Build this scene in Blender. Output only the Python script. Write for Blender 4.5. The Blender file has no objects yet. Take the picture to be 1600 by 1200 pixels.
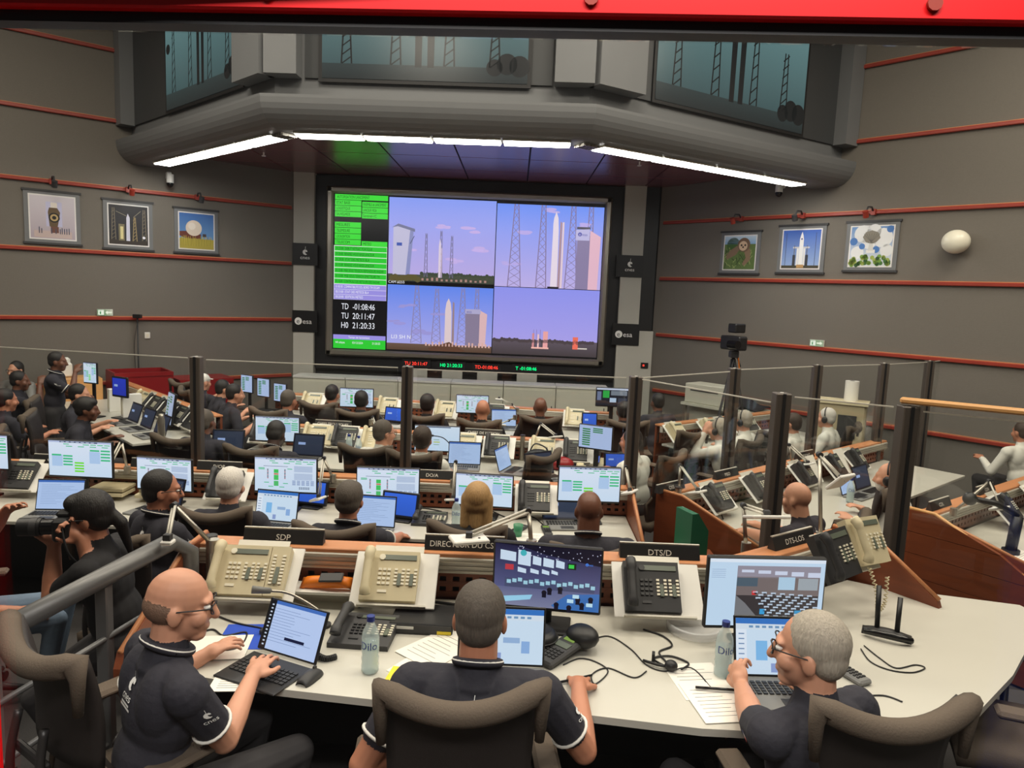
import bpy, bmesh, math, random
from mathutils import Vector, Matrix, Quaternion
from mathutils.bvhtree import BVHTree
import numpy as np
random.seed(7)
SC = bpy.context.scene
COL = SC.collection
PI = math.pi
# ---------------------------------------------------------------- camera
FPX, PITCH, ROLL = 1140.0, math.radians(7.2), math.radians(2.35)
CAM = Vector((0, 0, 2.5))
_f = Vector((0, math.cos(PITCH), -math.sin(PITCH)))
_r0 = Vector((1, 0, 0)); _u0 = Vector((0, math.sin(PITCH), math.cos(PITCH)))
_r = math.cos(ROLL) * _r0 + math.sin(ROLL) * _u0
_u = -math.sin(ROLL) * _r0 + math.cos(ROLL) * _u0
cd = bpy.data.cameras.new('camera'); cam = bpy.data.objects.new('camera', cd); COL.objects.link(cam)
cd.sensor_fit = 'HORIZONTAL'; cd.sensor_width = 36.0; cd.lens = 36.0 * FPX / 1600.0
cd.clip_start = 0.05; cd.clip_end = 100
Rm = Matrix((_r, _u, -_f)).transposed()
cam.matrix_world = Matrix.Translation(CAM) @ Rm.to_4x4()
SC.camera = cam
def ray(px, py): return _f + (px - 800) / FPX * _r - (py - 600) / FPX * _u
def P(px, py, z):                      # pixel on a horizontal plane
    d = ray(px, py); t = (z - CAM.z) / d.z; return CAM + t * d
def W(px, py, Y):                      # pixel at a known depth
    d = ray(px, py); return CAM + (Y / d.y) * d
# ---------------------------------------------------------------- light
SC.view_settings.view_transform = 'Standard'; SC.view_settings.look = 'None'
SC.view_settings.gamma = 1.0; SC.view_settings.use_curve_mapping = False
SC.view_settings.exposure = 0.0
wd = bpy.data.worlds.new('World'); SC.world = wd; wd.use_nodes = True
wd.node_tree.nodes['Background'].inputs[0].default_value = (0.9, 0.85, 0.8, 1)
wd.node_tree.nodes['Background'].inputs[1].default_value = 0.05
def area(name, loc, size, power, color=(1, .9, .75), rot=(0, 0, 0)):
    l = bpy.data.lights.new(name, 'AREA'); l.shape = 'RECTANGLE'; l.size, l.size_y = size
    l.energy = power; l.color = color
    o = bpy.data.objects.new(name, l); COL.objects.link(o); o.location = loc; o.rotation_euler = rot
    return o
LAMPS = [(-7.0, 6.6), (-4.6, 6.6), (-1.6, 6.0), (1.2, 6.0), (4.0, 6.6), (6.2, 6.6), (-5.4, 3.4), (-2.0, 2.8), (0.8, 2.8), (3.4, 2.8), (6.0, 3.4)]
for i, (x, y) in enumerate(LAMPS):
    area('ceiling_lamp_light', (x, y, 6.78), (1.3, 1.3), 105)
area('gallery_lamp_light', (.1, -.6, 4.4), (3.2, .4), 150, (1, .95, .9), (math.radians(25), 0, 0))
# ---------------------------------------------------------------- colours & materials
def lin(c):
    c /= 255.0
    return c / 12.92 if c <= .04045 else ((c + .055) / 1.055) ** 2.4
def C(r, g, b): return (lin(r), lin(g), lin(b))
MATS = {}
def mat(name, col, rough=.5, metal=0., var=.0, scale=20., bump=0., spec=.5, trans=0., coat=0., kind='noise', alpha=1.):
    if name in MATS: return MATS[name]
    m = bpy.data.materials.new(name); m.use_nodes = True; nt = m.node_tree; b = nt.nodes['Principled BSDF']
    b.inputs['Base Color'].default_value = (*col, 1); b.inputs['Roughness'].default_value = rough
    b.inputs['Metallic'].default_value = metal; b.inputs['Specular IOR Level'].default_value = spec
    b.inputs['Transmission Weight'].default_value = trans; b.inputs['Coat Weight'].default_value = coat
    b.inputs['Alpha'].default_value = alpha
    if var or bump:
        tc = nt.nodes.new('ShaderNodeTexCoord')
        if kind == 'noise':
            tx = nt.nodes.new('ShaderNodeTexNoise'); tx.inputs['Scale'].default_value = scale; tx.inputs['Detail'].default_value = 4
        else:
            mp = nt.nodes.new('ShaderNodeMapping'); mp.inputs['Scale'].default_value = {'wood': (1.2, 9, 9), 'woody': (9, 1.2, 9), 'strand': (60, 60, 9)}[kind]
            nt.links.new(tc.outputs['Object'], mp.inputs[0])
            tx = nt.nodes.new('ShaderNodeTexNoise'); tx.inputs['Scale'].default_value = scale; tx.inputs['Detail'].default_value = 5
            tx.inputs['Distortion'].default_value = .6
            nt.links.new(mp.outputs[0], tx.inputs['Vector'])
        if kind == 'noise': nt.links.new(tc.outputs['Object'], tx.inputs['Vector'])
        if var:
            mx = nt.nodes.new('ShaderNodeMix'); mx.data_type = 'RGBA'
            mx.inputs['A'].default_value = (*[c * (1 - var) for c in col], 1); mx.inputs['B'].default_value = (*[min(1, c * (1 + var)) for c in col], 1)
            nt.links.new(tx.outputs['Fac'], mx.inputs['Factor']); nt.links.new(mx.outputs['Result'], b.inputs['Base Color'])
        if bump:
            bp = nt.nodes.new('ShaderNodeBump'); bp.inputs['Strength'].default_value = bump; bp.inputs['Distance'].default_value = .01
            nt.links.new(tx.outputs['Fac'], bp.inputs['Height']); nt.links.new(bp.outputs[0], b.inputs['Normal'])
    MATS[name] = m; return m
def emis(name, col, strength):
    m = bpy.data.materials.new(name); m.use_nodes = True; nt = m.node_tree; nt.nodes.clear()
    e = nt.nodes.new('ShaderNodeEmission'); e.inputs[0].default_value = (*col, 1); e.inputs[1].default_value = strength
    o = nt.nodes.new('ShaderNodeOutputMaterial'); nt.links.new(e.outputs[0], o.inputs[0]); MATS[name] = m; return m
def attr_mat(name, emission, rough=.5):
    m = bpy.data.materials.new(name); m.use_nodes = True; nt = m.node_tree
    a = nt.nodes.new('ShaderNodeVertexColor'); a.layer_name = 'Col'
    b = nt.nodes['Principled BSDF']
    if emission:
        b.inputs['Base Color'].default_value = (.01, .01, .012, 1); b.inputs['Roughness'].default_value = .25
        nt.links.new(a.outputs[0], b.inputs['Emission Color']); b.inputs['Emission Strength'].default_value = emission
    else:
        nt.links.new(a.outputs[0], b.inputs['Base Color']); b.inputs['Roughness'].default_value = rough
    MATS[name] = m; return m
def glass_mat(name, tint, refl=1.0):
    m = bpy.data.materials.new(name); m.use_nodes = True; nt = m.node_tree; nt.nodes.clear()
    t = nt.nodes.new('ShaderNodeBsdfTransparent'); t.inputs[0].default_value = (*tint, 1)
    g = nt.nodes.new('ShaderNodeBsdfGlossy'); g.inputs['Roughness'].default_value = .0; g.inputs[0].default_value = (refl, refl, refl, 1)
    lw = nt.nodes.new('ShaderNodeLayerWeight'); lw.inputs[0].default_value = .5           # Schlick, same on both faces of the sheet
    pw = nt.nodes.new('ShaderNodeMath'); pw.operation = 'POWER'; pw.inputs[1].default_value = 4.0
    ma = nt.nodes.new('ShaderNodeMath'); ma.operation = 'MULTIPLY_ADD'; ma.inputs[1].default_value = .55; ma.inputs[2].default_value = .035
    nt.links.new(lw.outputs['Facing'], pw.inputs[0]); nt.links.new(pw.outputs[0], ma.inputs[0])
    mx = nt.nodes.new('ShaderNodeMixShader'); o = nt.nodes.new('ShaderNodeOutputMaterial')
    nt.links.new(ma.outputs[0], mx.inputs[0]); nt.links.new(t.outputs[0], mx.inputs[1]); nt.links.new(g.outputs[0], mx.inputs[2])
    nt.links.new(mx.outputs[0], o.inputs[0]); MATS[name] = m; return m
mat('wall', C(114, 109, 102), .9, var=.10, scale=60, bump=.15)
mat('rail_red', C(150, 52, 38), .4, var=.12, scale=8)
mat('carpet', C(62, 60, 60), .95, var=.25, scale=150, bump=.3)
mat('hood', C(112, 114, 116), .5, var=.04, scale=6)
mat('hood_dark', C(62, 64, 66), .45)
mat('soffit', C(122, 78, 82), .27, var=.15, scale=14)
mat('soffit_gap', C(20, 16, 16), .8)
mat('desk_white', C(196, 193, 182), .35, var=.02, scale=3)
mat('wood', C(122, 62, 34), .42, var=.35, scale=3, kind='wood', bump=.03)
mat('wood_y', C(122, 62, 34), .42, var=.35, scale=3, kind='woody', bump=.03)
mat('wood_cap_and_glint', C(196, 132, 88), .4, var=.2, scale=3, kind='wood')  # wood of the console caps; painted highlight along the wall rails
mat('wood_oak', C(214, 160, 100), .4, var=.15, scale=3, kind='wood')
mat('alu', C(178, 172, 160), .35, .85)
mat('alu_light', C(206, 202, 190), .45, .2)
mat('post_dark', C(88, 80, 73), .45, .25)
mat('steel_grey', C(112, 112, 112), .4, .3, var=.06, scale=12)
mat('black', C(26, 26, 28), .45)
mat('black_gloss', C(14, 14, 16), .2)
mat('dgrey', C(52, 52, 54), .5)
mat('mgrey', C(120, 120, 118), .5)
mat('beige', C(214, 202, 168), .5, var=.03, scale=9)
mat('beige_d', C(180, 168, 136), .5)
mat('key_light', C(226, 220, 200), .5)
mat('key_dark', C(36, 36, 38), .5)
mat('lcd', C(96, 104, 92), .3)
mat('white', C(232, 230, 224), .5)
mat('cabinet', C(214, 212, 194), .5, var=.02, scale=3)
mat('column', C(186, 184, 174), .6, var=.03, scale=5)
mat('chair_fab', C(92, 80, 68), .85, var=.08, scale=160, bump=.2)
mat('chair_mesh', C(40, 34, 32), .6, var=.12, scale=120)
mat('chair_plast', C(46, 44, 44), .4)
mat('red_paint', C(140, 24, 28), .35, var=.08, scale=5)
mat('red_frame', C(226, 16, 22), .35, var=.06, scale=5)
mat('orange', C(236, 128, 28), .45)
mat('yellow', C(240, 214, 50), .6)
mat('green', C(22, 92, 62), .5, var=.05, scale=6)
mat('paper', C(236, 232, 222), .8, var=.02, scale=8)
mat('blue_cloth', C(38, 78, 190), .8, var=.1, scale=30)
mat('navy', C(43, 42, 51), .85, var=.12, scale=90, bump=.15)
mat('navy2', C(38, 38, 46), .85, var=.12, scale=90, bump=.15)
mat('shirt_white', C(222, 220, 210), .85, var=.05, scale=40, bump=.1)
mat('shirt_black', C(26, 25, 28), .85, var=.1, scale=60)
mat('trouser', C(44, 42, 44), .85, var=.1, scale=60)
mat('jeans', C(104, 122, 142), .85, var=.15, scale=60)
mat('trim_white', C(225, 222, 214), .7)
mat('shoe', C(22, 20, 20), .5)
mat('skin_a', C(206, 150, 122), .5, var=.07, scale=14)
mat('skin_b', C(186, 126, 98), .5, var=.07, scale=14)
mat('skin_c', C(112, 72, 54), .45, var=.07, scale=14)
mat('skin_d', C(70, 46, 38), .45, var=.07, scale=14)
mat('hair_black', C(28, 24, 23), .55, var=.5, scale=3, bump=.35, kind='strand')
mat('hair_brown', C(62, 48, 38), .6, var=.5, scale=3, bump=.35, kind='strand')
mat('hair_grey', C(166, 157, 143), .7, var=.5, scale=3, bump=.35, kind='strand')
mat('hair_sgrey', C(84, 76, 68), .7, var=.5, scale=3, bump=.35, kind='strand')
mat('hair_white', C(214, 208, 200), .7, var=.5, scale=3, bump=.35, kind='strand')
mat('hair_blond', C(172, 136, 88), .6, var=.5, scale=3, bump=.35, kind='strand')
mat('hair_stub', C(116, 90, 74), .6, var=.25, scale=200, bump=.3)
mat('pet', C(214, 232, 232), .12, spec=.6, alpha=.38)
mat('water', C(190, 214, 214), .08, spec=.6, alpha=.4)
mat('cap_blue', C(30, 50, 130), .4)
mat('cup', C(70, 150, 110), .3, alpha=.7)
mat('dish', C(230, 232, 234), .2, alpha=.35)
mat('globe', C(236, 232, 214), .3)
glass_mat('glass', (.975, .985, .98), .8); glass_mat('pane', (.97, .975, .97), .55)
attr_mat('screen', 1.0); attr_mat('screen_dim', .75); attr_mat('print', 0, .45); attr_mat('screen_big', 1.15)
emis('tube_light', (1, .97, .92), 24.0)
emis('led_green', (0, 1, .25), 2.0); emis('led_red', (1, .05, .03), 2.0)
emis('exit_glow', C(40, 150, 70), .9)
# ---------------------------------------------------------------- mesh builder
class MB:
    def __init__(s): s.v = []; s.f = []; s.m = []; s.s = []; s.mats = []
    def mi(s, m):
        if m not in s.mats: s.mats.append(m)
        return s.mats.index(m)
    def add(s, V, F, m='white', smooth=False, M=None):
        o = len(s.v); k = s.mi(m)
        s.v += [tuple(M @ Vector(p)) if M is not None else tuple(p) for p in V]
        for q in F: s.f.append(tuple(i + o for i in q)); s.m.append(k); s.s.append(smooth)
        return s
    def box(s, c, d, m='white', M=None, ch=0.):
        x, y, z = [a / 2 for a in d]
        if ch <= 0:
            V = [(c[0] + a * x, c[1] + b * y, c[2] + e * z) for a in (-1, 1) for b in (-1, 1) for e in (-1, 1)]
            F = [(0, 1, 3, 2), (4, 6, 7, 5), (0, 4, 5, 1), (2, 3, 7, 6), (0, 2, 6, 4), (1, 5, 7, 3)]
            return s.add(V, F, m, False, M)
        h = (x, y, z); ch = min(ch, .45 * 2 * min(h)); V = []; idx = {}
        for a in (-1, 1):
            for b in (-1, 1):
                for e in (-1, 1):
                    for ax in range(3):
                        sg = (a, b, e); p = [c[i] + sg[i] * (h[i] if i == ax else h[i] - ch) for i in range(3)]
                        idx[(a, b, e, ax)] = len(V); V.append(p)
        F = []
        for ax in range(3):
            o = [i for i in range(3) if i != ax]
            for sg in (-1, 1):
                q = []
                for (t, w) in ((-1, -1), (1, -1), (1, 1), (-1, 1)):
                    k = [0, 0, 0]; k[ax] = sg; k[o[0]] = t; k[o[1]] = w; q.append(idx[(*k, ax)])
                F.append(q)
        for ax in range(3):
            o = [i for i in range(3) if i != ax]
            for t in (-1, 1):
                for w in (-1, 1):
                    q = []
                    for e, a2 in ((-1, o[0]), (1, o[0]), (1, o[1]), (-1, o[1])):
                        k = [0, 0, 0]; k[ax] = e; k[o[0]] = t; k[o[1]] = w; q.append(idx[(*k, a2)])
                    F.append(q)
        for a in (-1, 1):
            for b in (-1, 1):
                for e in (-1, 1): F.append([idx[(a, b, e, i)] for i in range(3)])
        return s.add(V, F, m, False, M)
    def prism(s, poly, z0, z1, m='white', M=None, mside=None):
        n = len(poly); V = [(p[0], p[1], z0) for p in poly] + [(p[0], p[1], z1) for p in poly]
        s.add(V, [tuple(range(n))[::-1], tuple(range(n, 2 * n))], m, False, M)
        return s.add(V, [(i, (i + 1) % n, n + (i + 1) % n, n + i) for i in range(n)], mside or m, False, M)
    def tube(s, pts, r, m='black', n=8, M=None, caps=True, flat=None):
        pts = [Vector(p) for p in pts]; k = len(pts); rs = r if isinstance(r, (list, tuple)) else [r] * k
        V = []; F = []; ref = None
        for i, p in enumerate(pts):
            t = (pts[min(i + 1, k - 1)] - pts[max(i - 1, 0)])
            t = t.normalized() if t.length > 1e-9 else Vector((0, 0, 1))
            if ref is None:
                ref = Vector((0, 0, 1)) if abs(t.z) < .9 else Vector((1, 0, 0))
                a = t.cross(ref).normalized()
            else:
                a = (a - t * a.dot(t)); a = a.normalized() if a.length > 1e-6 else t.orthogonal().normalized()
            b = t.cross(a)
            for j in range(n):
                an = 2 * PI * j / n; fx = flat or 1.
                V.append(p + rs[i] * (math.cos(an) * a + math.sin(an) * fx * b))
        for i in range(k - 1):
            for j in range(n): F.append((i * n + j, i * n + (j + 1) % n, (i + 1) * n + (j + 1) % n, (i + 1) * n + j))
        if caps: F.append(tuple(range(n))[::-1]); F.append(tuple((k - 1) * n + j for j in range(n)))
        return s.add(V, F, m, True, M)
    def cyl(s, c, r, h, m='white', n=16, M=None, r2=None, smooth=True):
        r2 = r if r2 is None else r2
        V = [(c[0] + (r if e == 0 else r2) * math.cos(2 * PI * j / n), c[1] + (r if e == 0 else r2) * math.sin(2 * PI * j / n), c[2] + e * h) for e in (0, 1) for j in range(n)]
        s.add(V, [(j, (j + 1) % n, n + (j + 1) % n, n + j) for j in range(n)], m, smooth, M)
        return s.add(V, [tuple(range(n))[::-1], tuple(range(n, 2 * n))], m, False, M)
    def lathe(s, prof, m='white', n=16, M=None):
        V = []; F = []
        for (r, z) in prof:
            for j in range(n): V.append((r * math.cos(2 * PI * j / n), r * math.sin(2 * PI * j / n), z))
        for i in range(len(prof) - 1):
            for j in range(n): F.append((i * n + j, i * n + (j + 1) % n, (i + 1) * n + (j + 1) % n, (i + 1) * n + j))
        F.append(tuple(range(n))[::-1]); F.append(tuple((len(prof) - 1) * n + j for j in range(n)))
        return s.add(V, F, m, True, M)
    def ell(s, c, r, m='white', n=14, k=9, M=None):
        V = []; F = []
        for i in range(1, k):
            ph = PI * i / k
            for j in range(n):
                th = 2 * PI * j / n
                V.append((c[0] + r[0] * math.sin(ph) * math.cos(th), c[1] + r[1] * math.sin(ph) * math.sin(th), c[2] + r[2] * math.cos(ph)))
        top = len(V); V.append((c[0], c[1], c[2] + r[2])); V.append((c[0], c[1], c[2] - r[2]))
        for i in range(k - 2):
            for j in range(n): F.append((i * n + j, (i + 1) * n + j, (i + 1) * n + (j + 1) % n, i * n + (j + 1) % n))
        for j in range(n): F.append((top, j, (j + 1) % n)); F.append((top + 1, (k - 2) * n + (j + 1) % n, (k - 2) * n + j))
        return s.add(V, F, m, True, M)
    def grid(s, fn, nu, nv, m='white', thick=0., M=None):      # surface fn(u,v)->Vector, solid if thick
        V = [Vector(fn(i / nu, j / nv)) for i in range(nu + 1) for j in range(nv + 1)]
        def nid(i, j): return i * (nv + 1) + j
        F = [(nid(i, j), nid(i + 1, j), nid(i + 1, j + 1), nid(i, j + 1)) for i in range(nu) for j in range(nv)]
        if thick:
            N = []
            for i in range(nu + 1):
                for j in range(nv + 1):
                    du = V[nid(min(i + 1, nu), j)] - V[nid(max(i - 1, 0), j)]; dv = V[nid(i, min(j + 1, nv))] - V[nid(i, max(j - 1, 0))]
                    q = du.cross(dv); N.append(q.normalized() if q.length > 1e-9 else Vector((0, 0, 1)))
            o = len(V); V = V + [a + n_ * thick for a, n_ in zip(V, N)]
            F += [tuple(i + o for i in q)[::-1] for q in F]
            bd = [nid(i, 0) for i in range(nu + 1)] + [nid(nu, j) for j in range(1, nv + 1)] + [nid(i, nv) for i in range(nu - 1, -1, -1)] + [nid(0, j) for j in range(nv - 1, 0, -1)]
            for a, b in zip(bd, bd[1:] + bd[:1]): F.append((b, a, a + o, b + o))
        return s.add(V, F, m, True, M)
    def mesh(s, name='mesh', fix=True):
        me = bpy.data.meshes.new(name); me.from_pydata(s.v, [], s.f)
        for m in s.mats: me.materials.append(MATS[m])
        me.polygons.foreach_set('material_index', s.m); me.polygons.foreach_set('use_smooth', s.s)
        if fix:
            b = bmesh.new(); b.from_mesh(me); bmesh.ops.recalc_face_normals(b, faces=b.faces); b.to_mesh(me); b.free()
        me.update(); return me
def link(name, data, parent=None, M=None, **k):
    o = bpy.data.objects.new(name, data); COL.objects.link(o)
    if parent is not None: o.parent = parent
    if M is not None: o.matrix_local = M
    for a, b in k.items(): o[a] = b
    return o
def TR(x=0, y=0, z=0, rz=0., rx=0., ry=0.):
    return Matrix.Translation((x, y, z)) @ Matrix.Rotation(rz, 4, 'Z') @ Matrix.Rotation(rx, 4, 'X') @ Matrix.Rotation(ry, 4, 'Y')
def one(name, mb, label, cat, M=None, group=None, fix=True):          # a thing that is a single mesh
    o = link(name, mb.mesh(name, fix) if isinstance(mb, MB) else mb, None, M, label=label, category=cat)
    if group: o['group'] = group
    return o
def struct(name, mb, M=None, parent=None, fix=True):
    o = link(name, mb.mesh(name, fix) if isinstance(mb, MB) else mb, parent, M)
    if parent is None: o['kind'] = 'structure'
    return o
def thing(name, label, cat, M, parts, group=None):
    """parts: (name, MB or mesh[, subparts[, M]])"""
    e = link(name, None, None, M, label=label, category=cat); e.empty_display_size = .05
    if group: e['group'] = group
    def put(ps, par):
        for p in ps:
            d = p[1].mesh(p[0]) if isinstance(p[1], MB) else p[1]
            o = link(p[0], d, par, p[3] if len(p) > 3 else None)
            if len(p) > 2 and p[2]: put(p[2], o)
    put(parts, e); return e
# ---------------------------------------------------------------- flat pictures (screens, prints, lettering)
_TXT = {}
def text_geo(t):
    if t in _TXT: return _TXT[t]
    cu = bpy.data.curves.new('t', 'FONT'); cu.body = t; cu.size = 1.0; cu.resolution_u = 3
    o = bpy.data.objects.new('t', cu); COL.objects.link(o)
    dg = bpy.context.evaluated_depsgraph_get(); me = o.evaluated_get(dg).to_mesh()
    V = [tuple(v.co)[:2] for v in me.vertices]; F = [tuple(p.vertices) for p in me.polygons]
    o.evaluated_get(dg).to_mesh_clear(); bpy.data.objects.remove(o); bpy.data.curves.remove(cu)
    if V:
        x0 = min(v[0] for v in V); x1 = max(v[0] for v in V); V = [(a - x0, b) for a, b in V]; w = x1 - x0
    else: w = 0
    _TXT[t] = (V, F, w); return _TXT[t]
class Canvas:                           # plane x (0..w), z (0..h), faces -Y
    def __init__(s, w, h, bg=None): 
        s.w, s.h = w, h; s.v = []; s.f = []; s.c = []
        if bg: s.rect(0, 0, 1, 1, bg, 0)
    def poly(s, pts, col, L=1, cols=None):          # pts in 0..1, z up
        o = len(s.v); s.v += [(p[0] * s.w, -.0006 * L, p[1] * s.h) for p in pts]
        s.f.append(tuple(range(o, o + len(pts)))); s.c += [(*(cols[i] if cols else col), 1) for i in range(len(pts))]
    def rect(s, x0, y0, x1, y1, col, L=1, top=None):
        s.poly([(x0, y0), (x1, y0), (x1, y1), (x0, y1)], col, L, [col, col, top, top] if top else None)
    def circ(s, x, y, r, col, L=1, n=18, ry=None):
        a = s.w / s.h; ry = r * a if ry is None else ry
        s.poly([(x + r * math.cos(2 * PI * i / n), y + ry * math.sin(2 * PI * i / n)) for i in range(n)], col, L)
    def line(s, x0, y0, x1, y1, t, col, L=1):
        a = Vector(((x1 - x0) * s.w, (y1 - y0) * s.h)); n = Vector((-a.y, a.x)).normalized() * t / 2
        nx, ny = n.x / s.w, n.y / s.h
        s.poly([(x0 - nx, y0 - ny), (x1 - nx, y1 - ny), (x1 + nx, y1 + ny), (x0 + nx, y0 + ny)], col, L)
    def text(s, x, y, hgt, t, col, L=2, align='l', sx=1., fit=None):   # hgt: fraction of h (cap height about .7)
        V, F, w = text_geo(t); k = hgt * s.h
        if fit and w * k * sx > fit * s.w: sx = fit * s.w / (w * k)
        ox = x * s.w - {'l': 0, 'c': .5, 'r': 1}[align] * w * k * sx
        o = len(s.v); s.v += [(ox + a * k * sx, -.0006 * L, y * s.h + b * k) for a, b in V]
        s.f += [tuple(i + o for i in q) for q in F]; s.c += [(*col, 1)] * len(V)
    def mesh(s, m='screen', name='picture'):
        me = bpy.data.meshes.new(name); me.from_pydata(s.v, [], s.f); me.materials.append(MATS[m])
        at = me.color_attributes.new('Col', 'FLOAT_COLOR', 'POINT'); at.data.foreach_set('color', [x for c in s.c for x in c]); me.update(); return me
def cnes_mark(c, x, y, h, col=(.9, .9, .88), L=2, words=True):
    a = c.h / c.w
    def q(u, v): return (x + u * h * a, y + v * h)
    c.poly([q(-.05, .62), q(-.22, .5), q(-.27, .3), q(-.16, .1), q(.06, .02), q(.24, .1), q(.1, .16), q(.02, .3), q(.06, .46), q(.12, .56)], col, L)
    c.poly([q(.02, .5), q(.1, .36), q(.26, .36), q(.24, .5), q(.14, .6)], col, L)
    c.line(*q(.02, .6), *q(.05, .95), .035 * h * c.h, col, L)
    if words: c.text(x, y - .42 * h, .52 * h, 'cnes', col, L, 'c', 1.15)
def esa_mark(c, x, y, h, col=(.9, .9, .88), dark=(.01, .01, .01), L=2):
    a = c.h / c.w
    c.circ(x, y, .5 * h * a, col, L); c.text(x - .02 * a * h, y - .3 * h, .95 * h, 'e', dark, L + 1, 'c')
    c.text(x + .62 * h * a, y - .33 * h, .95 * h, 'esa', col, L, 'l', 1.05)
# ================================================================ the room
LC, RC = Vector((-3.93, 13.0)), Vector((2.5, 13.0))
DL, DR = Vector((-.766, -.643)), Vector((.669, -.743))
AL, AR = math.atan2(.643, .766), math.atan2(-.743, .669)
NL, NR = Vector((.643, -.766)), Vector((-.743, -.669))
def onwall(px, py, side):
    d = ray(px, py); C0, D = (LC, DL) if side < 0 else (RC, DR)
    det = d.x * -D.y + D.x * d.y; t = (C0.x * -D.y + D.x * C0.y) / det
    return CAM + t * d
def wallM(p, side, off=0.):
    n = NL if side < 0 else NR
    return Matrix.Translation((p.x + n.x * off, p.y + n.y * off, p.z)) @ Matrix.Rotation(AL if side < 0 else AR, 4, 'Z')
LE, RE = LC + DL * 10.5, RC + DR * 10.5
fl = MB().prism([(LE.x - 1, -2), (RE.x + 1, -2), (RE.x + 1, RE.y), (RC.x + .1, 13.3), (LC.x - .1, 13.3), (LE.x - 1, LE.y)], -.2, 0, 'carpet')
struct('floor', fl)
struct('floor_platform', MB().prism([(-1.48, 1.06), (3.3, 1.06), (3.3, 4.0), (2.2, 4.2), (1.75, 4.1), (1.2, 3.72), (-1.48, 3.72)], .001, .3, 'carpet'))
for nm, C0, D, n in (('wall_left', LC, DL, NL), ('wall_right', RC, DR, NR)):
    a, b = C0 - D * .05, C0 + D * 10.6
    q = [a, b, b - n * .2, a - n * .2]
    struct(nm, MB().prism([(p.x, p.y) for p in q], 0, 7.2, 'wall'))
struct('wall_front', MB().box((-.71, 13.3, 3.6), (6.9, .2, 7.2), 'hood_dark'))
ce = MB().box((-.5, 6.2, 7.3), (24, 17, .2), 'hood')
ceo = struct('ceiling', ce)
for i, (x, y) in enumerate(LAMPS):
    struct('ceiling_luminaire', MB().box((x, y, 7.14), (1.4, 1.4, .1), 'alu_light'), parent=ceo)
k = 1
for side, C0, D, n in ((-1, LC, DL, NL), (1, RC, DR, NR)):
    for z in (.86, 1.85, 2.83, 3.79, 4.77, 5.77):
        L = 10.3; mid = C0 + D * (L / 2 + .05)
        mb = MB().box((0, -.022, 0), (L, .044, .05), 'rail_red', ch=.008).box((0, -.012, .03), (L, .022, .012), 'wood_cap_and_glint')  # pale top strip paints in the light caught along the rail's upper edge
        struct('trim_%d' % k, mb, wallM(Vector((mid.x, mid.y, z)), side)); k += 1
# wall behind the gallery window, below and above the opening
struct('wall_back', MB().box((0, 1.0, .78), (14, .1, 1.56), 'wall').box((0, 1.0, 5.08), (14, .1, 4.4), 'hood_dark'))
# gallery window: red steel frame and its pane
wf = MB().box((0, .985, 2.862), (3.4, .05, .036), 'red_frame', ch=.003)
w1 = struct('window_1', wf, TR(0, .985, 0, -.063) @ TR(0, -.985, 0))
struct('window_frame', MB().box((-.80, .985, 2.2), (.05, .05, 1.33), 'red_frame', ch=.003), parent=w1)
struct('window_frame', MB().box((0, .985, 1.58), (3.4, .05, .04), 'red_frame'), parent=w1)
struct('window_seal', MB().box((0, .99, 2.837), (3.4, .03, .014), 'black'), parent=w1)
struct('window_pane', MB().box((.48, 1.0, 2.215), (2.54, .006, 1.225), 'pane'), parent=w1)
for x in (-.33, .08, .49, .9):
    struct('window_bolt', MB().cyl((0, 0, 0), .009, .005, 'rail_red', 10, TR(x, 0.96, 2.863, 0, PI / 2)), parent=w1)
# ---------------------------------------------------------------- overhead hood
PL = [Vector((-5.62, 11.55)), Vector((-2.6, 8.65)), Vector((.62, 8.55)), Vector((4.0, 10.75))]
def isect(p, d, q, e):
    det = d.x * -e.y + e.x * d.y; r = q - p; t = (r.x * -e.y + e.x * r.y) / det; return p + d * t
def offs(o):
    L = []
    for i in range(3):
        d = (PL[i + 1] - PL[i]).normalized(); n = Vector((d.y, -d.x)); L.append((PL[i] + n * o, d))
    return [isect(L[0][0], L[0][1], LC, DL), isect(L[0][0], L[0][1], L[1][0], L[1][1]), isect(L[1][0], L[1][1], L[2][0], L[2][1]), isect(L[2][0], L[2][1], RC, DR)]
R_ = .3
prof = [(-.05, 4.42), (-.05, 4.17), (.24, 4.17)] + [(.24 + R_ * math.sin(a), 4.17 + R_ * (1 - math.cos(a))) for a in [PI / 2 * i / 8 for i in range(1, 9)]] + [(.54, 4.5), (.32, 4.52), (.32, 7.2), (-.05, 7.2)]
hb = MB(); rows = [[(p.x, p.y, z) for p in offs(o)] for o, z in prof]
V = [q for rw in rows for q in rw]; n_ = len(rows)
F = [(i * 4 + j, i * 4 + j + 1, ((i + 1) % n_) * 4 + j + 1, ((i + 1) % n_) * 4 + j) for i in range(n_) for j in range(3)]
F += [tuple(i * 4 for i in range(n_)), tuple(i * 4 + 3 for i in range(n_))[::-1]]
hb.add(V, F, 'hood')
for i_, q in enumerate(hb.f): hb.s[i_] = False
hood = struct('wall_hood', hb)
def seg(i, o, t, z):          # point along hood segment i (0..2) at offset o
    a = offs(o); p = a[i].lerp(a[i + 1], t); return Vector((p.x, p.y, z))
def segA(i):
    d = PL[i + 1] - PL[i]; return math.atan2(d.y, d.x)
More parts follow.
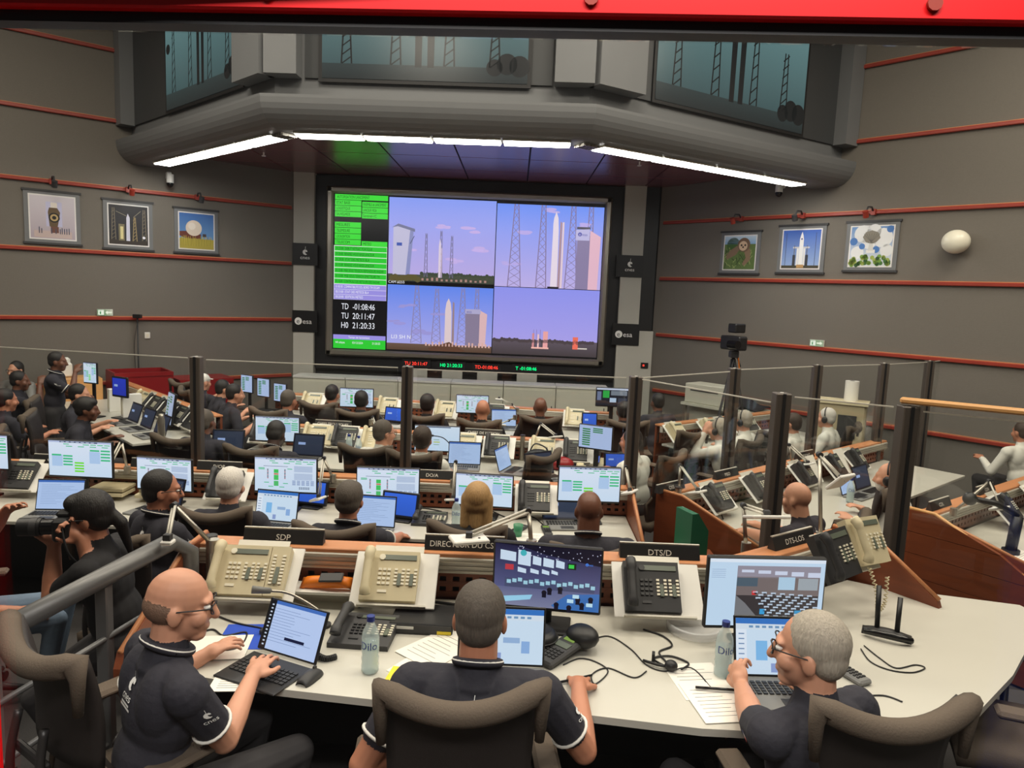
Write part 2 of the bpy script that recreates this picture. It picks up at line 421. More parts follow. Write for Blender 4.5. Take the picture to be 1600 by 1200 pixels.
for i, (a, b) in ((0, (0, .05)), (0, (.86, 1)), (1, (0, .1)), (1, (.88, 1)), (2, (0, .14)), (2, (.94, 1))):
    p, q = seg(i, .44, a, 0), seg(i, .44, b, 0); c = (p + q) / 2
    struct('hood_pier', MB().box((0, 0, 5.95), ((q - p).length, .2, 2.48), 'hood'), TR(c.x, c.y, 0, segA(i)), hood)
for i in range(3):
    p, q = seg(i, .335, .05 if i == 0 else .1, 0), seg(i, .335, .95 if i == 2 else .88, 0); c = (p + q) / 2
    struct('recess_panel', MB().box((0, 0, 5.95), ((q - p).length, .03, 2.46), 'hood_dark'), TR(c.x, c.y, 0, segA(i)), hood)
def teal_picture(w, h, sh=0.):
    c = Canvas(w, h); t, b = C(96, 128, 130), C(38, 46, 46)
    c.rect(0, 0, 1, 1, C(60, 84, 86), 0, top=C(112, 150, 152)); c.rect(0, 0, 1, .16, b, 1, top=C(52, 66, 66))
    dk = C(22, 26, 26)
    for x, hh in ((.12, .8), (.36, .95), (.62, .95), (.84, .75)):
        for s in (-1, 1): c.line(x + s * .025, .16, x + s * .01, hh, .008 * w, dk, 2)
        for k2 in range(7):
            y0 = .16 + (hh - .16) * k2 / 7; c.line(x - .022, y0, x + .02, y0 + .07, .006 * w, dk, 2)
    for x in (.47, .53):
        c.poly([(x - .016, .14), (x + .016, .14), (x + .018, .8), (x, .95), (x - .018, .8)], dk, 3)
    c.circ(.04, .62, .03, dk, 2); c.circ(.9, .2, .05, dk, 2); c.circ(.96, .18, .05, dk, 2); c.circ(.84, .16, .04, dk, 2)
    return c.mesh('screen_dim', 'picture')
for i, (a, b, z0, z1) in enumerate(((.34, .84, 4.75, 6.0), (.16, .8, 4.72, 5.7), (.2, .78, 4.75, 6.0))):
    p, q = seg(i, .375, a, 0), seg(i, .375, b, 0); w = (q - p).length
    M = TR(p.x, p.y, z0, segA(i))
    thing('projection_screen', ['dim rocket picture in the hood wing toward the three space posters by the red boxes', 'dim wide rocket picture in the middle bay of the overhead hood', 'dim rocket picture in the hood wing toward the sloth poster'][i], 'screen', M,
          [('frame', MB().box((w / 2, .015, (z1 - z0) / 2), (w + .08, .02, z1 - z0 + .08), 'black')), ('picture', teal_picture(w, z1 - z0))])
for i, n in ((0, 4), (1, 4), (2, 4)):
    for j in range(n):
        a, b = (j + (.15 if (i == 1) else 0.08)) / (n + .1), (j + 1.06) / (n + .1)
        if i == 1: a, b = .03 + .94 * j / n + .004, .03 + .94 * (j + 1) / n - .004
        elif i == 0: a, b = .14 + .82 * j / n + .004, .14 + .82 * (j + 1) / n - .004
        else: a, b = .05 + .82 * j / n + .004, .05 + .82 * (j + 1) / n - .004
        p, q = seg(i, .13, a, 4.15), seg(i, .13, b, 4.15); c = (p + q) / 2; L = (q - p).length
        thing('strip_light', ['lit strip panel %s the hood wing beside the radome poster' % ('at the outer end of', 'second from the outer end of', 'second from the inner end of', 'at the inner end of')[j], 'lit strip panel above the video wall, over %s' % ('the green status list', 'the leaning white tower view', 'the tall lattice mast view', 'the black louvre end')[j], 'lit strip panel %s the hood wing beside the sloth poster' % ('at the inner end of', 'second from the inner end of', 'second from the outer end of', 'at the outer end of')[j]][i], 'light', TR(c.x, c.y, c.z, segA(i)),
              [('housing', MB().box((0, 0, .01), (L, .26, .02), 'alu_light')), ('diffuser', MB().box((0, 0, -.005), (L - .02, .22, .014), 'tube_light'))], group='strip lights along the hood')
for i, t in ((0, .985), (2, .02)):
    p = seg(i, .13, t, 4.15); mb = MB()
    for k2 in range(5): mb.box((-.1 + .05 * k2, 0, 0), (.008, .2, .03), 'alu')
    for k2 in range(3): mb.box((0, -.08 + .08 * k2, 0), (.22, .008, .03), 'alu')
    struct('hood_louvre', mb, TR(p.x, p.y, p.z, segA(i)), hood)
# soffit of separate panels
def clip(poly, conv):
    out = poly
    for i in range(len(conv)):
        a, b = conv[i], conv[(i + 1) % len(conv)]; inp = out; out = []
        if not inp: return []
        e = b - a
        def side(p): return e.x * (p.y - a.y) - e.y * (p.x - a.x)
        for k2 in range(len(inp)):
            p, q = inp[k2], inp[(k2 + 1) % len(inp)]; sp, sq = side(p), side(q)
            if sp >= 0: out.append(p)
            if (sp >= 0) != (sq >= 0): out.append(p.lerp(q, sp / (sp - sq)))
    return out
hull = [PL[0], PL[1], PL[2], PL[3], RC + Vector((0, .1)), LC + Vector((0, .1))]
so = struct('ceiling_soffit', MB().prism([(p.x, p.y) for p in hull], 4.43, 4.5, 'soffit_gap'))
for ix in range(-6, 6):
    for iy in range(4):
        x0, y0 = -.9 + ix * 1.02, 8.6 + iy * 1.15
        pl = clip([Vector(a) for a in ((x0 + .012, y0 + .012), (x0 + 1.008, y0 + .012), (x0 + 1.008, y0 + 1.138), (x0 + .012, y0 + 1.138))], hull)
        if len(pl) >= 3: struct('ceiling_panel', MB().prism([(p.x, p.y) for p in pl], 4.405, 4.432, 'soffit'), parent=so)
for px, py in ((412, 243), (999, 258)):
    p = P(px, py, 4.36); one('sprinkler', MB().cyl((0, 0, .0), .012, .045, 'white').cyl((0, 0, -.012), .03, .012, 'white'), 'small white sprinkler head under the %s of the soffit' % ('side by the radome poster' if px < 800 else 'side by the sloth poster'), 'sprinkler', TR(p.x, p.y, 4.36))
# ---------------------------------------------------------------- video wall, columns, plaques
SX0, SX1, SZ0, SZ1 = -3.36, 1.62, 1.24, 4.2
vw = MB()
for c, d in (((SX0 + .06, 0, (SZ0 + SZ1) / 2), (.12, .1, SZ1 - SZ0)), ((SX1 - .06, 0, (SZ0 + SZ1) / 2), (.12, .1, SZ1 - SZ0)), (((SX0 + SX1) / 2, 0, SZ0 + .06), (SX1 - SX0, .1, .12)), (((SX0 + SX1) / 2, 0, SZ1 - .06), (SX1 - SX0, .1, .12))):
    vw.box(c, d, 'alu', ch=.03)
W_, H_ = SX1 - SX0 - .24, SZ1 - SZ0 - .24
c = Canvas(W_, H_, C(12, 12, 14))
G, G2, PU = C(62, 214, 58), C(44, 196, 50), C(150, 140, 220)
lt, dk = C(20, 60, 20), C(235, 235, 245)
c.rect(.005, .962, .2, .995, G); c.text(.012, .97, .026, 'AUTORISATION LANCEMENT', lt, fit=.12)
for k2, (a, b) in enumerate((('ETAT BASE', 'ENSEMBLE de LANCEMENT'), ('LOGISTIQUE', 'LANCEUR VEGA'), ('SAUVEGARDE', 'Sentinel-1C'))):
    y = .926 - .036 * k2; c.rect(.005, y, .102, y + .033, G); c.text(.011, y + .008, .026, a, lt, fit=.05); c.rect(.105, y - .006, .2, y + .027, G); c.text(.109, y + .002, .025, b, lt, fit=.05 + .035 * (k2 == 0))
for k2, a in enumerate(('MESURES', 'TELEMESURE', 'LOCALISATION', 'TELECOM')):
    y = .787 - .037 * k2; c.rect(.005, y, .102, y + .034, G); c.text(.011, y + .008, .026, a, lt, fit=.05)
c.rect(.105, .67, .2, .704, G); c.text(.111, .678, .026, 'METEO', lt, fit=.03)
c.rect(.003, .425, .2, .672, C(225, 240, 225))
for k2, a in enumerate(('01:23:00  DEBUT RETRAIT PORTIQUE', '01:20:00  RENDEZ-VOUS BASE/LANCEUR', '01:20:00  ETAT DES METEOS BLA', '01:15:00  RENDEZ-VOUS BASE/LANCEUR', '01:15:00  MISE SOUS TENSION REPONDEURS RADAR', '01:13:00  MISE SOUS TENSION EMETTEURS TM', '01:10:00  CONTROLE DES RETOURS DES RADAR')):
    y = .637 - .035 * k2; c.rect(.005, y, .199, y + .031, G2, 2); c.text(.01, y + .008, .023, a, lt, 3, fit=.02 + .0036 * len(a))
c.rect(.003, .325, .2, .425, C(215, 210, 240))
for k2, a in enumerate(('01:03:30  COMPATIBILITE SOL BORD TM OCAM', '00:33:00  ETAT DES METEOS BLA', '00:20:00  EDITION METEO')):
    y = .392 - .033 * k2; c.rect(.005, y, .199, y + .03, PU, 2); c.text(.01, y + .008, .023, a, dk, 3, fit=.02 + .0036 * len(a))
for k2, (a, b) in enumerate((('TD', '-01:08:46'), ('TU', '20:11:47'), ('H0', '21:20:33'))):
    y = .262 - .061 * k2; c.text(.033, y, .055, a, dk, 3, fit=.026); c.text(.158, y, .055, b, dk, 3, 'r', fit=.083)
c.rect(.003, .066, .2, .095, PU, 1); c.text(.1, .073, .02, 'Temps de lancement', dk, 3, 'c', fit=.08); c.rect(.003, .006, .2, .066, G2, 1); c.text(.012, .038, .02, 'H0 adopte', dk, 3, fit=.035); c.text(.075, .038, .02, '03/12/2024', dk, 3, fit=.04); c.text(.15, .038, .02, '21:20:33', dk, 3, fit=.03)
def lattice(x, y0, y1, w0, w1, col, L, t=.006, n=9):
    for s in (-1, 1): c.line(x + s * w0, y0, x + s * w1, y1, t * 2, col, L)
    for k2 in range(n):
        a, b = k2 / n, (k2 + 1) / n; wa, wb = w0 + (w1 - w0) * a, w0 + (w1 - w0) * b; ya, yb = y0 + (y1 - y0) * a, y0 + (y1 - y0) * b
        c.line(x - wa, ya, x + wb, yb, t, col, L); c.line(x + wa, ya, x - wb, yb, t, col, L)
BL, PK, VI = C(120, 150, 240), C(196, 176, 226), C(150, 150, 226)
def cloud(x, y, s, col, L=2):
    for k2 in range(4): r_ = random.uniform(.012, .026) * s; c.circ(x + random.uniform(-.03, .03) * s, y + random.uniform(-.012, .012) * s, r_, tuple(.6 * q_ + .4 * w_ for q_, w_ in zip(col, C(170, 164, 228))), L, 12, r_ * .45)
# top-left view
c.rect(.205, .46, .6, .99, C(186, 168, 222), 1, top=C(136, 156, 240))
for q in ((.42, .82, 1), (.5, .8, 1.2), (.3, .66, .9), (.54, .68, 1.1), (.45, .6, 1.)): cloud(*q, C(206, 176, 226))
c.rect(.205, .46, .6, .505, C(60, 66, 56), 3, top=C(74, 78, 62))
for k2 in range(26): c.circ(.33 + k2 * .0106, .507 + random.uniform(-.004, .008), .007, C(62, 70, 56), 3, 8)
wt = C(190, 186, 214)
c.poly([(.222, .5), (.27, .5), (.285, .79), (.235, .81), (.222, .8)], wt, 4); c.poly([(.27, .5), (.285, .5), (.297, .78), (.284, .79)], C(136, 140, 186), 4); c.poly([(.217, .8), (.24, .825), (.302, .795), (.302, .775), (.286, .785), (.238, .808)], C(116, 118, 150), 5)
c.rect(.235, .685, .255, .705, C(70, 90, 170), 5); c.line(.285, .7, .3, .75, .01, C(60, 60, 80), 5)
for x, h in ((.345, .77), (.4, .79), (.44, .76)): lattice(x, .49, h, .006, .0025, C(110, 104, 134), 4, .005, 7)
c.poly([(.392, .49), (.4, .49), (.4, .7), (.396, .74), (.392, .7)], C(216, 200, 216), 5); c.rect(.401, .49, .405, .68, C(190, 170, 190), 5)
for k2 in range(9): c.circ(.22 + k2 * .012, .475 + random.uniform(-.006, .012), .012, C(92, 84, 50), 5, 8)
for k2 in range(14): c.rect(.33 + k2 * .018, .468, .338 + k2 * .018, .478 + random.uniform(0, .012), C(170, 130, 120), 5)
c.text(.207, .4445, .024, 'CAM #255', dk, 5, fit=.06)
# top-right view
c.rect(.603, .452, .997, .978, C(186, 172, 226), 1, top=C(112, 146, 242))
for q in ((.69, .8, 1), (.83, .95, 1.2), (.66, .6, .8), (.95, .86, 1)): cloud(*q, C(190, 170, 226))
for x, w0 in ((.675, .024), (.775, .019), (.885, .022), (.95, .014)): lattice(x, .452, .978, w0, .007, C(132, 116, 150), 2, .008, 11)
c.poly([(.81, .455), (.835, .455), (.833, .82), (.83, .9), (.822, .94), (.814, .9), (.812, .86), (.812, .8)], C(226, 212, 226), 4); c.poly([(.836, .455), (.845, .455), (.845, .87), (.838, .88)], C(170, 140, 150), 4); c.rect(.8465, .455, .853, .875, C(226, 200, 206), 4)
c.poly([(.903, .452), (.95, .452), (.95, .8), (.903, .8)], C(136, 124, 160), 4); c.poly([(.95, .452), (.985, .452), (.99, .79), (.95, .83)], C(222, 178, 196), 4); c.poly([(.897, .765), (.948, .765), (.948, .84), (.897, .83)], C(186, 180, 220), 5); c.rect(.9, .835, .95, .85, C(80, 76, 90), 5)
esa_mark(c, .912, .803, .026, C(90, 90, 170), C(186, 180, 220), 6)
c.rect(.8, .452, .842, .462, C(40, 36, 44), 6)
# bottom-left view
c.rect(.205, .012, .6, .435, C(170, 166, 226), 1, top=C(96, 132, 232))
for q in ((.24, .19, 1.), (.28, .3, .8), (.33, .13, 1.), (.4, .25, .7)): cloud(*q, C(136, 132, 196))
for x, w0, h in ((.315, .02, .435), (.39, .017, .42), (.487, .018, .43), (.54, .012, .43)): lattice(x, .06, h, w0, .005, C(136, 126, 160), 2, .007, 10)
c.poly([(.422, .06), (.448, .06), (.446, .27), (.442, .33), (.434, .36), (.426, .33), (.422, .28)], C(216, 196, 200), 4); c.poly([(.449, .06), (.458, .06), (.456, .33), (.45, .34)], C(150, 126, 130), 4)
c.poly([(.5, .04), (.552, .04), (.552, .275), (.5, .275)], C(132, 120, 146), 4); c.poly([(.552, .04), (.575, .04), (.58, .265), (.552, .29)], C(214, 176, 180), 4); c.rect(.497, .265, .555, .295, C(170, 164, 200), 5); c.text(.503, .27, .026, 'esa', C(90, 90, 160), 6)
c.rect(.205, .012, .6, .055, C(84, 62, 48), 5, top=C(104, 82, 70))
for k2 in range(20): c.rect(.35 + k2 * .0125, .045, .356 + k2 * .0125, .055 + random.uniform(0, .022), C(214, 170, 160), 6)
c.poly([(.36, .03), (.44, .075), (.5, .02), (.48, .012), (.37, .012)], C(92, 62, 46), 6)
c.text(.222, .085, .035, 'LI3 SH N', dk, 6, fit=.1)
# bottom-right view
c.rect(.603, .012, .997, .448, C(170, 158, 226), 1, top=C(140, 144, 232)); c.rect(.603, .012, .997, .11, C(66, 58, 60), 2, top=C(92, 82, 92))
for x, w, h, cl in ((.752, .008, .155, C(210, 140, 140)), (.772, .006, .15, C(236, 190, 190)), (.793, .018, .17, C(228, 160, 160)), (.905, .02, .14, C(232, 110, 90))): c.rect(x, .06, x + w, h, cl, 3)
for x in (.757, .768, .782): c.line(x, .06, x, .18, .006, C(120, 100, 140), 3)
c.rect(.75, .055, .815, .065, C(240, 180, 170), 4); c.rect(.925, .062, .96, .07, C(210, 200, 190), 4)
for k2 in range(40): c.circ(.61 + k2 * .0095, .105 + random.uniform(-.006, .006), .007, C(74, 64, 68), 3, 8)
big = thing('video_wall', 'huge video wall of rocket views beside a green status list', 'video wall', TR(0, 13.02, 0),
      [('surround', MB().box(((SX0 + SX1) / 2, .1, 2.69), (5.4, .1, 3.38), 'black')), ('frame', vw),
       ('display', c.mesh('screen_big', 'display'), None, TR(SX0 + .12, -.0, SZ0 + .12))])
for side, x0, x1 in ((-1, -3.93, -3.57), (1, 1.83, 2.2)):
    mb = MB().box(((x0 + x1) / 2, 13.06, 2.2), (x1 - x0, .16, 4.42), 'column')
    if side > 0: mb.box((2.3, 13.06, .95), (.34, .14, 1.9), 'column'); mb.box((2.33, 13.1, 3.1), (.24, .1, 2.6), 'black')
    struct('wall_column', mb)
for x0, x1, y, kind in ((-3.94, -3.5, 397, 'c'), (-3.94, -3.5, 502, 'e'), (1.74, 2.22, 416, 'c'), (1.74, 2.22, 523, 'e')):
    z = W(475 if x0 < 0 else 985, y, 12.95).z; w = x1 - x0; h = .38
    cv = Canvas(w, h, C(16, 16, 18))
    if kind == 'c': cnes_mark(cv, .5, .45, .42)
    else: esa_mark(cv, .24, .5, .34)
    thing('agency_sign', 'black plaque with a white %s on the column beside the %s' % ('drop emblem' if kind == 'c' else 'round emblem', 'green status list' if x0 < 0 else 'black louvre'), 'sign', TR(x0, 12.96, z - h / 2),
          [('board', MB().box((w / 2, .012, h / 2), (w, .02, h), 'black')), ('lettering', cv.mesh('print', 'lettering'))])
for k2, (px, py, t, m) in enumerate(((650, 567, 'TU 20:11:47', 'led_red'), (705, 570, 'H0 21:20:33', 'led_green'), (760, 573, 'TD-01:08:46', 'led_red'), (822, 575, 'T -01:08:46', 'led_green'))):
    p = W(px, py, 12.9); V, F, w = text_geo(t); s = .085
    led = MB(); led.add([((a - w / 2) * s * .95, 0, b * s) for a, b in V], F, m)
    thing('led_clock', 'small led clock under the video wall reading %s in %s' % (t.replace('TU ', 'TU ').replace('T -', 'T minus ').replace('TD-', 'TD minus '), 'red' if 'red' in m else 'green'), 'clock', TR(p.x, 12.9, p.z - .04),
          [('housing', MB().box((0, .03, .03), (.5, .05, .13), 'black')), ('lettering', led.mesh('lettering', False)), ('base_plate', MB().box((.02, .03, -.14), (.36, .03, .16), 'column'))])
xs = [-3.76 + .905 * k2 for k2 in range(7)]
for k2 in range(6):
    w = xs[k2 + 1] - xs[k2] - .012; z1 = .93
    mb = MB().box((w / 2, 0, z1 / 2 - .02), (w, .4, z1 - .04), 'cabinet'); lab = ['first cream cabinet at the green status list end', 'cream cabinet second from the green status list end, below the video wall', 'cream cabinet below the video wall under the red LED clock', 'cream cabinet below the video wall under the last green LED clock', 'cream cabinet below the video wall, second from the louvre end', 'last cream cabinet below the video wall, at the louvre end'][k2]
    thing('cabinet', lab, 'cabinet', TR(xs[k2], 12.62, 0), [('body', mb), ('top', MB().box((w / 2, 0, z1 - .02), (w, .43, .035), 'white')), ('door', MB().box((w / 2, -.205, z1 / 2 - .03), (w - .05, .014, z1 - .12), 'cabinet'), [('lock', MB().box((w - .06, -.215, .55), (.015, .01, .05), 'dgrey'))])], group='cabinets below the video wall')
one('switch_panel', MB().box((0, 0, 0), (.13, .02, .1), 'black').box((-.02, -.012, .0), (.03, .01, .03), 'led_red'), 'small black control panel on the pale column foot', 'panel', TR(*W(1007, 571, 12.98)))
# ---------------------------------------------------------------- posters and picture lights
def poster_art(kind, w, h):
    c = Canvas(w, h, C(226, 224, 222)); a, b = .03, .97
    if kind == 0:
        c.rect(a, a, b, b, C(176, 164, 176), 1, top=C(206, 200, 210)); c.rect(.36, .3, .7, .85, C(190, 190, 222), 2); c.rect(.1, .05, .9, .2, C(196, 176, 172), 2)
        c.poly([(.43, .3), (.6, .3), (.66, .62), (.6, .72), (.43, .72), (.4, .62)], C(96, 76, 50), 3); c.circ(.53, .5, .12, C(24, 22, 20), 4); c.circ(.53, .5, .085, C(186, 160, 110), 5); c.circ(.53, .5, .045, C(20, 18, 18), 6); c.rect(.46, .72, .6, .84, C(222, 214, 206), 3)
        for x in (.2, .25, .46, .55, .64, .68, .73, .78, .83): c.rect(x, .14, x + .02, .24 + random.uniform(0, .05), C(70, 74, 96), 5)
        c.rect(.45, .16, .62, .3, C(110, 70, 60), 3)
    elif kind == 1:
        c.rect(a, a, b, b, C(34, 34, 40), 1); c.rect(a, a, b, .14, C(52, 44, 38), 2)
        for x in (.14, .88): 
            for s in (-1, 1): c.line(x + s * .05, .14, x + s * .02, .9, .01, C(120, 110, 92), 2)
            for k2 in range(8): c.line(x - .045, .16 + .09 * k2, x + .04, .22 + .09 * k2, .008, C(110, 100, 84), 2)
        c.line(.2, .82, .45, .72, .006, C(150, 140, 120), 2); c.line(.62, .7, .8, .86, .006, C(150, 140, 120), 2)
        for s in (-1, 1): c.line(.65 + s * .05, .12, .65 + s * .012, .7, .012, C(150, 132, 92), 3)
        for k2 in range(7): c.line(.61, .14 + .08 * k2, .68, .2 + .08 * k2, .008, C(150, 132, 92), 3)
        c.poly([(.44, .12), (.53, .12), (.53, .68), (.485, .78), (.45, .68)], C(206, 206, 226), 4); c.rect(.26, .12, .4, .52, C(120, 112, 84), 3); c.rect(.3, .16, .37, .46, C(216, 206, 150), 4); c.circ(.87, .22, .035, C(240, 240, 255), 4)
    elif kind == 2:
        c.rect(a, a, b, b, C(110, 160, 206), 1, top=C(58, 106, 176)); c.rect(a, a, b, .3, C(170, 156, 66), 2)
        for k2 in range(40): c.line(.05 + .022 * k2, .1, .05 + .022 * k2 + random.uniform(-.02, .02), .28 + random.uniform(0, .1), .008, C(196, 178, 70) if k2 % 2 else C(140, 134, 50), 4)
        c.poly([(.03, .48), (.3, .5), (.62, .42), (.6, .3), (.2, .3), (.03, .36)], C(104, 50, 40), 3); c.circ(.42, .58, .22, C(222, 208, 192), 4, 24); c.circ(.37, .63, .1, C(234, 224, 212), 5); c.rect(.66, .36, .76, .44, C(70, 60, 60), 4)
    elif kind == 3:
        c.rect(a, a, b, b, C(92, 116, 62), 1); c.rect(a, .74, b, b, C(130, 170, 214), 2, top=C(190, 212, 230)); c.circ(.3, .72, .2, C(60, 96, 44), 2)
        for k2 in range(60):
            x, y = random.uniform(.05, .9), random.uniform(.04, .55); c.line(x, y, x + random.uniform(-.1, .12), y + random.uniform(.06, .18), .012, random.choice((C(150, 166, 100), C(70, 92, 46), C(52, 70, 36))), 3)
        c.poly([(.12, .3), (.4, .44), (.5, .6), (.42, .7), (.2, .56), (.1, .42)], C(128, 104, 84), 4); c.poly([(.6, .66), (.82, .6), (.84, .3), (.66, .12), (.6, .18), (.7, .36)], C(138, 112, 90), 4); c.circ(.62, .72, .19, C(112, 88, 70), 5); c.circ(.6, .69, .13, C(206, 178, 150), 6); c.circ(.55, .71, .028, C(40, 28, 24), 7); c.circ(.66, .71, .028, C(40, 28, 24), 7); c.circ(.6, .655, .025, C(40, 28, 24), 7)
    elif kind == 4:
        c.rect(a, a, b, b, C(150, 176, 220), 1, top=C(58, 100, 190)); c.rect(a, a, b, .1, C(70, 66, 52), 2)
        for x in (.12, .86): c.line(x, .08, x, .9, .008, C(70, 80, 110), 2)
        c.poly([(.46, .1), (.56, .1), (.56, .74), (.54, .84), (.51, .93), (.48, .84), (.46, .74)], C(236, 236, 236), 4); c.rect(.4, .1, .455, .52, C(230, 230, 230), 4); c.rect(.565, .1, .62, .52, C(226, 226, 226), 4)
        for x in (.34, .66): c.rect(x - .035, .1, x + .035, .36, C(60, 62, 70), 3); c.rect(x - .01, .36, x + .01, .6, C(110, 112, 120), 3)
        c.rect(.3, .52, .72, .56, C(200, 200, 205), 3); c.rect(.42, .04, .6, .12, C(190, 150, 100), 5); c.circ(.51, .75, .02, C(40, 60, 130), 5)
    else:
        c.rect(a, a, b, b, C(214, 220, 228), 1, top=C(96, 140, 196))
        for x, y, s in ((.3, .8, .2), (.55, .86, .16), (.75, .7, .22), (.2, .35, .15), (.85, .4, .14), (.45, .6, .16)): c.circ(x, y, s, C(226, 228, 230), 2, 16)
        for x, y, s in ((.1, .62, .09), (.3, .5, .07), (.62, .42, .08), (.9, .9, .08)): c.circ(x, y, s, C(66, 116, 184), 3, 12)
        c.poly([(.3, .72), (.36, .84), (.5, .88), (.64, .83), (.7, .7), (.62, .6), (.5, .56), (.38, .6)], C(126, 120, 108), 5)
        for k2 in range(7): c.line(.5, .6, .32 + .06 * k2, .8, .006, C(92, 88, 80), 6)
        c.poly([(.44, .4), (.56, .4), (.54, .6), (.46, .6)], C(206, 206, 202), 5); c.rect(.4, .34, .6, .42, C(226, 226, 222), 4)
        for k2 in range(46):
            x = random.uniform(.05, .95); y = random.uniform(.05, .3 - .5 * abs(x - .5) * .4); c.circ(x, y, .05, random.choice((C(60, 110, 40), C(120, 160, 60), C(40, 78, 30), C(160, 176, 80))), 6, 7)
    return c.mesh('print', 'art')
POST = [(-1, 37, 125, 299, 381, 'poster of a round spacecraft standing in a pale hall with tiny people', 0), (-1, 161, 238, 314, 390, 'poster of a rocket on its pad at night under lights', 1), (-1, 272, 340, 327, 396, 'poster of a white radome above yellow grass', 2),
        (1, 1127, 1188, 362, 428, 'poster of a sloth lying in green grass', 3), (1, 1217, 1290, 352, 427, 'poster of a white rocket with boosters under blue sky', 4), (1, 1322, 1404, 346, 424, 'poster of a large dish antenna above leafy plants', 5)]
for side, x0, x1, y0, y1, lab, kind in POST:
    ym = (y0 + y1) / 2; a, b = onwall(x0, ym, side), onwall(x1, ym, side); w = (b - a).to_2d().length
    zt, zb = onwall((x0 + x1) / 2, y0, side).z, onwall((x0 + x1) / 2, y1, side).z; h = zt - zb
    mm = (a + b) / 2; M = wallM(Vector((mm.x, mm.y, zb)), side, .012) @ TR(-w / 2, 0, 0)
    fr = MB().box((w / 2, -.0, h / 2), (w, .022, h), 'hood'); art = poster_art(kind, w - .11, h - .11)
    thing('wall_poster', lab, 'poster', M, [('mount', fr), ('batten', MB().box((w / 2, -.004, h), (w + .04, .034, .03), 'dgrey')), ('batten', MB().box((w / 2, -.004, 0), (w + .04, .034, .03), 'dgrey')), ('picture', art, None, TR(.055, -.014, .055))])
    tz = 3.79; q = wallM(Vector((mm.x, mm.y, tz)), side, .0)
    thing('picture_light', 'small picture light above the poster of ' + ' '.join(lab[10:].split()[:6]), 'lamp', q,
          [('arm', MB().tube([(0, -.05, .0), (0, -.12, .06), (0, -.24, .05), (0, -.29, -.05)], .012, 'dgrey')), ('clamp', MB().box((0, -.05, 0), (.06, .05, .08), 'rail_red')), ('shade', MB().cyl((0, 0, -.06), .038, .09, 'rail_red' if kind % 2 else 'dgrey', 12, TR(0, -.3, -.04, 0, .5)))])
p = onwall(1499, 379, 1)
thing('globe_lamp', 'round cream glass wall lamp past the dish antenna poster', 'lamp', wallM(p, 1, 0), [('globe', MB().ell((0, -.13, 0), (.165, .14, .15), 'globe', 24, 14)), ('base', MB().cyl((0, 0, 0), .09, .03, 'white', 18, TR(0, 0, 0, 0, PI / 2)))])
for px, py, side, near in ((262, 285, -1, 'radome poster'), (1224, 300, 1, 'white rocket poster')):
    p = onwall(px, py, side)
    thing('security_camera', 'white dome security camera on the wall above the ' + near, 'camera', wallM(p, side, 0), [('bracket', MB().box((0, -.05, .1), (.07, .1, .1), 'white', ch=.01)), ('body', MB().cyl((0, -.13, -.02), .055, .13, 'white', 16)), ('lens_dome', MB().ell((0, -.13, -.03), (.05, .05, .06), 'black_gloss'))])
for px, py, side, ar in ((163, 488, -1, -1), (1278, 536, 1, 1)):
    p = onwall(px, py, side); cv = Canvas(.34, .15, C(40, 140, 70)); cv.rect(.04, .1, .42, .9, C(235, 240, 225), 1)
    cv.circ(.2, .74, .025, C(40, 140, 70), 2); cv.poly([(.16, .2), (.22, .2), (.24, .62), (.14, .62)], C(40, 140, 70), 2)
    if ar < 0: cv.poly([(.5, .5), (.68, .82), (.68, .62), (.94, .62), (.94, .38), (.68, .38), (.68, .18)], C(240, 244, 225), 1)
    else: cv.poly([(.94, .5), (.74, .82), (.74, .62), (.5, .62), (.5, .38), (.74, .38), (.74, .18)], C(240, 244, 225), 1)
    thing('exit_sign', 'small lit green exit sign on the red rail, near the %s' % ('thin floor stand' if side < 0 else 'television camera tripod'), 'sign', wallM(p, side, .045) @ TR(-.1, 0, -.045) @ Matrix.Scale(.6, 4), [('box', MB().box((.17, .025, .075), (.35, .05, .16), 'white')), ('face', cv.mesh('screen', 'face'))])
for px, py, side, t in ((230, 524, -1, 'by the thin floor stand'), ):
    p = onwall(px, py, side); one('wall_socket', MB().box((0, -.01, 0), (.08, .02, .1), 'white', ch=.006).box((0, -.022, 0), (.04, .006, .05), 'key_light'), 'small pale wall plate ' + t, 'socket', wallM(p, side))
# ================================================================ kits
def smoothpts(pts, n=6):                 # Catmull-Rom
    pts = [Vector(p) for p in pts]; q = [pts[0]] + pts + [pts[-1]]; out = []
    for i in range(1, len(q) - 2):
        for k in range(n):
            t = k / n; a, b, c, d = q[i - 1], q[i], q[i + 1], q[i + 2]
            out.append(.5 * ((2 * b) + (c - a) * t + (2 * a - 5 * b + 4 * c - d) * t * t + (3 * b - a - 3 * c + d) * t ** 3))
    out.append(pts[-1]); return out
def cable(name, pts, label, r=.0032, m='black', cat='cable', group=None, parts=None):
    mb = MB().tube(smoothpts(pts, 7), r, m, 6)
    if parts: return thing(name, label, cat, None, [('cord', mb)] + parts, group)
    return one(name, mb, label, cat, None, group)
def coil(pts, r=.004, R=.012, turns=30, m='black'):
    base = smoothpts(pts, 12); out = []; N = len(base)
    for i in range(turns * 6):
        t = i / (turns * 6 - 1) * (N - 1); k = min(int(t), N - 2); p = base[k].lerp(base[k + 1], t - k); d = (base[k + 1] - base[k]).normalized(); a = d.orthogonal().normalized(); b = d.cross(a); an = 2 * PI * i / 6
        out.append(p + R * (math.cos(an) * a + math.sin(an) * b))
    return MB().tube(out, r, m, 5)
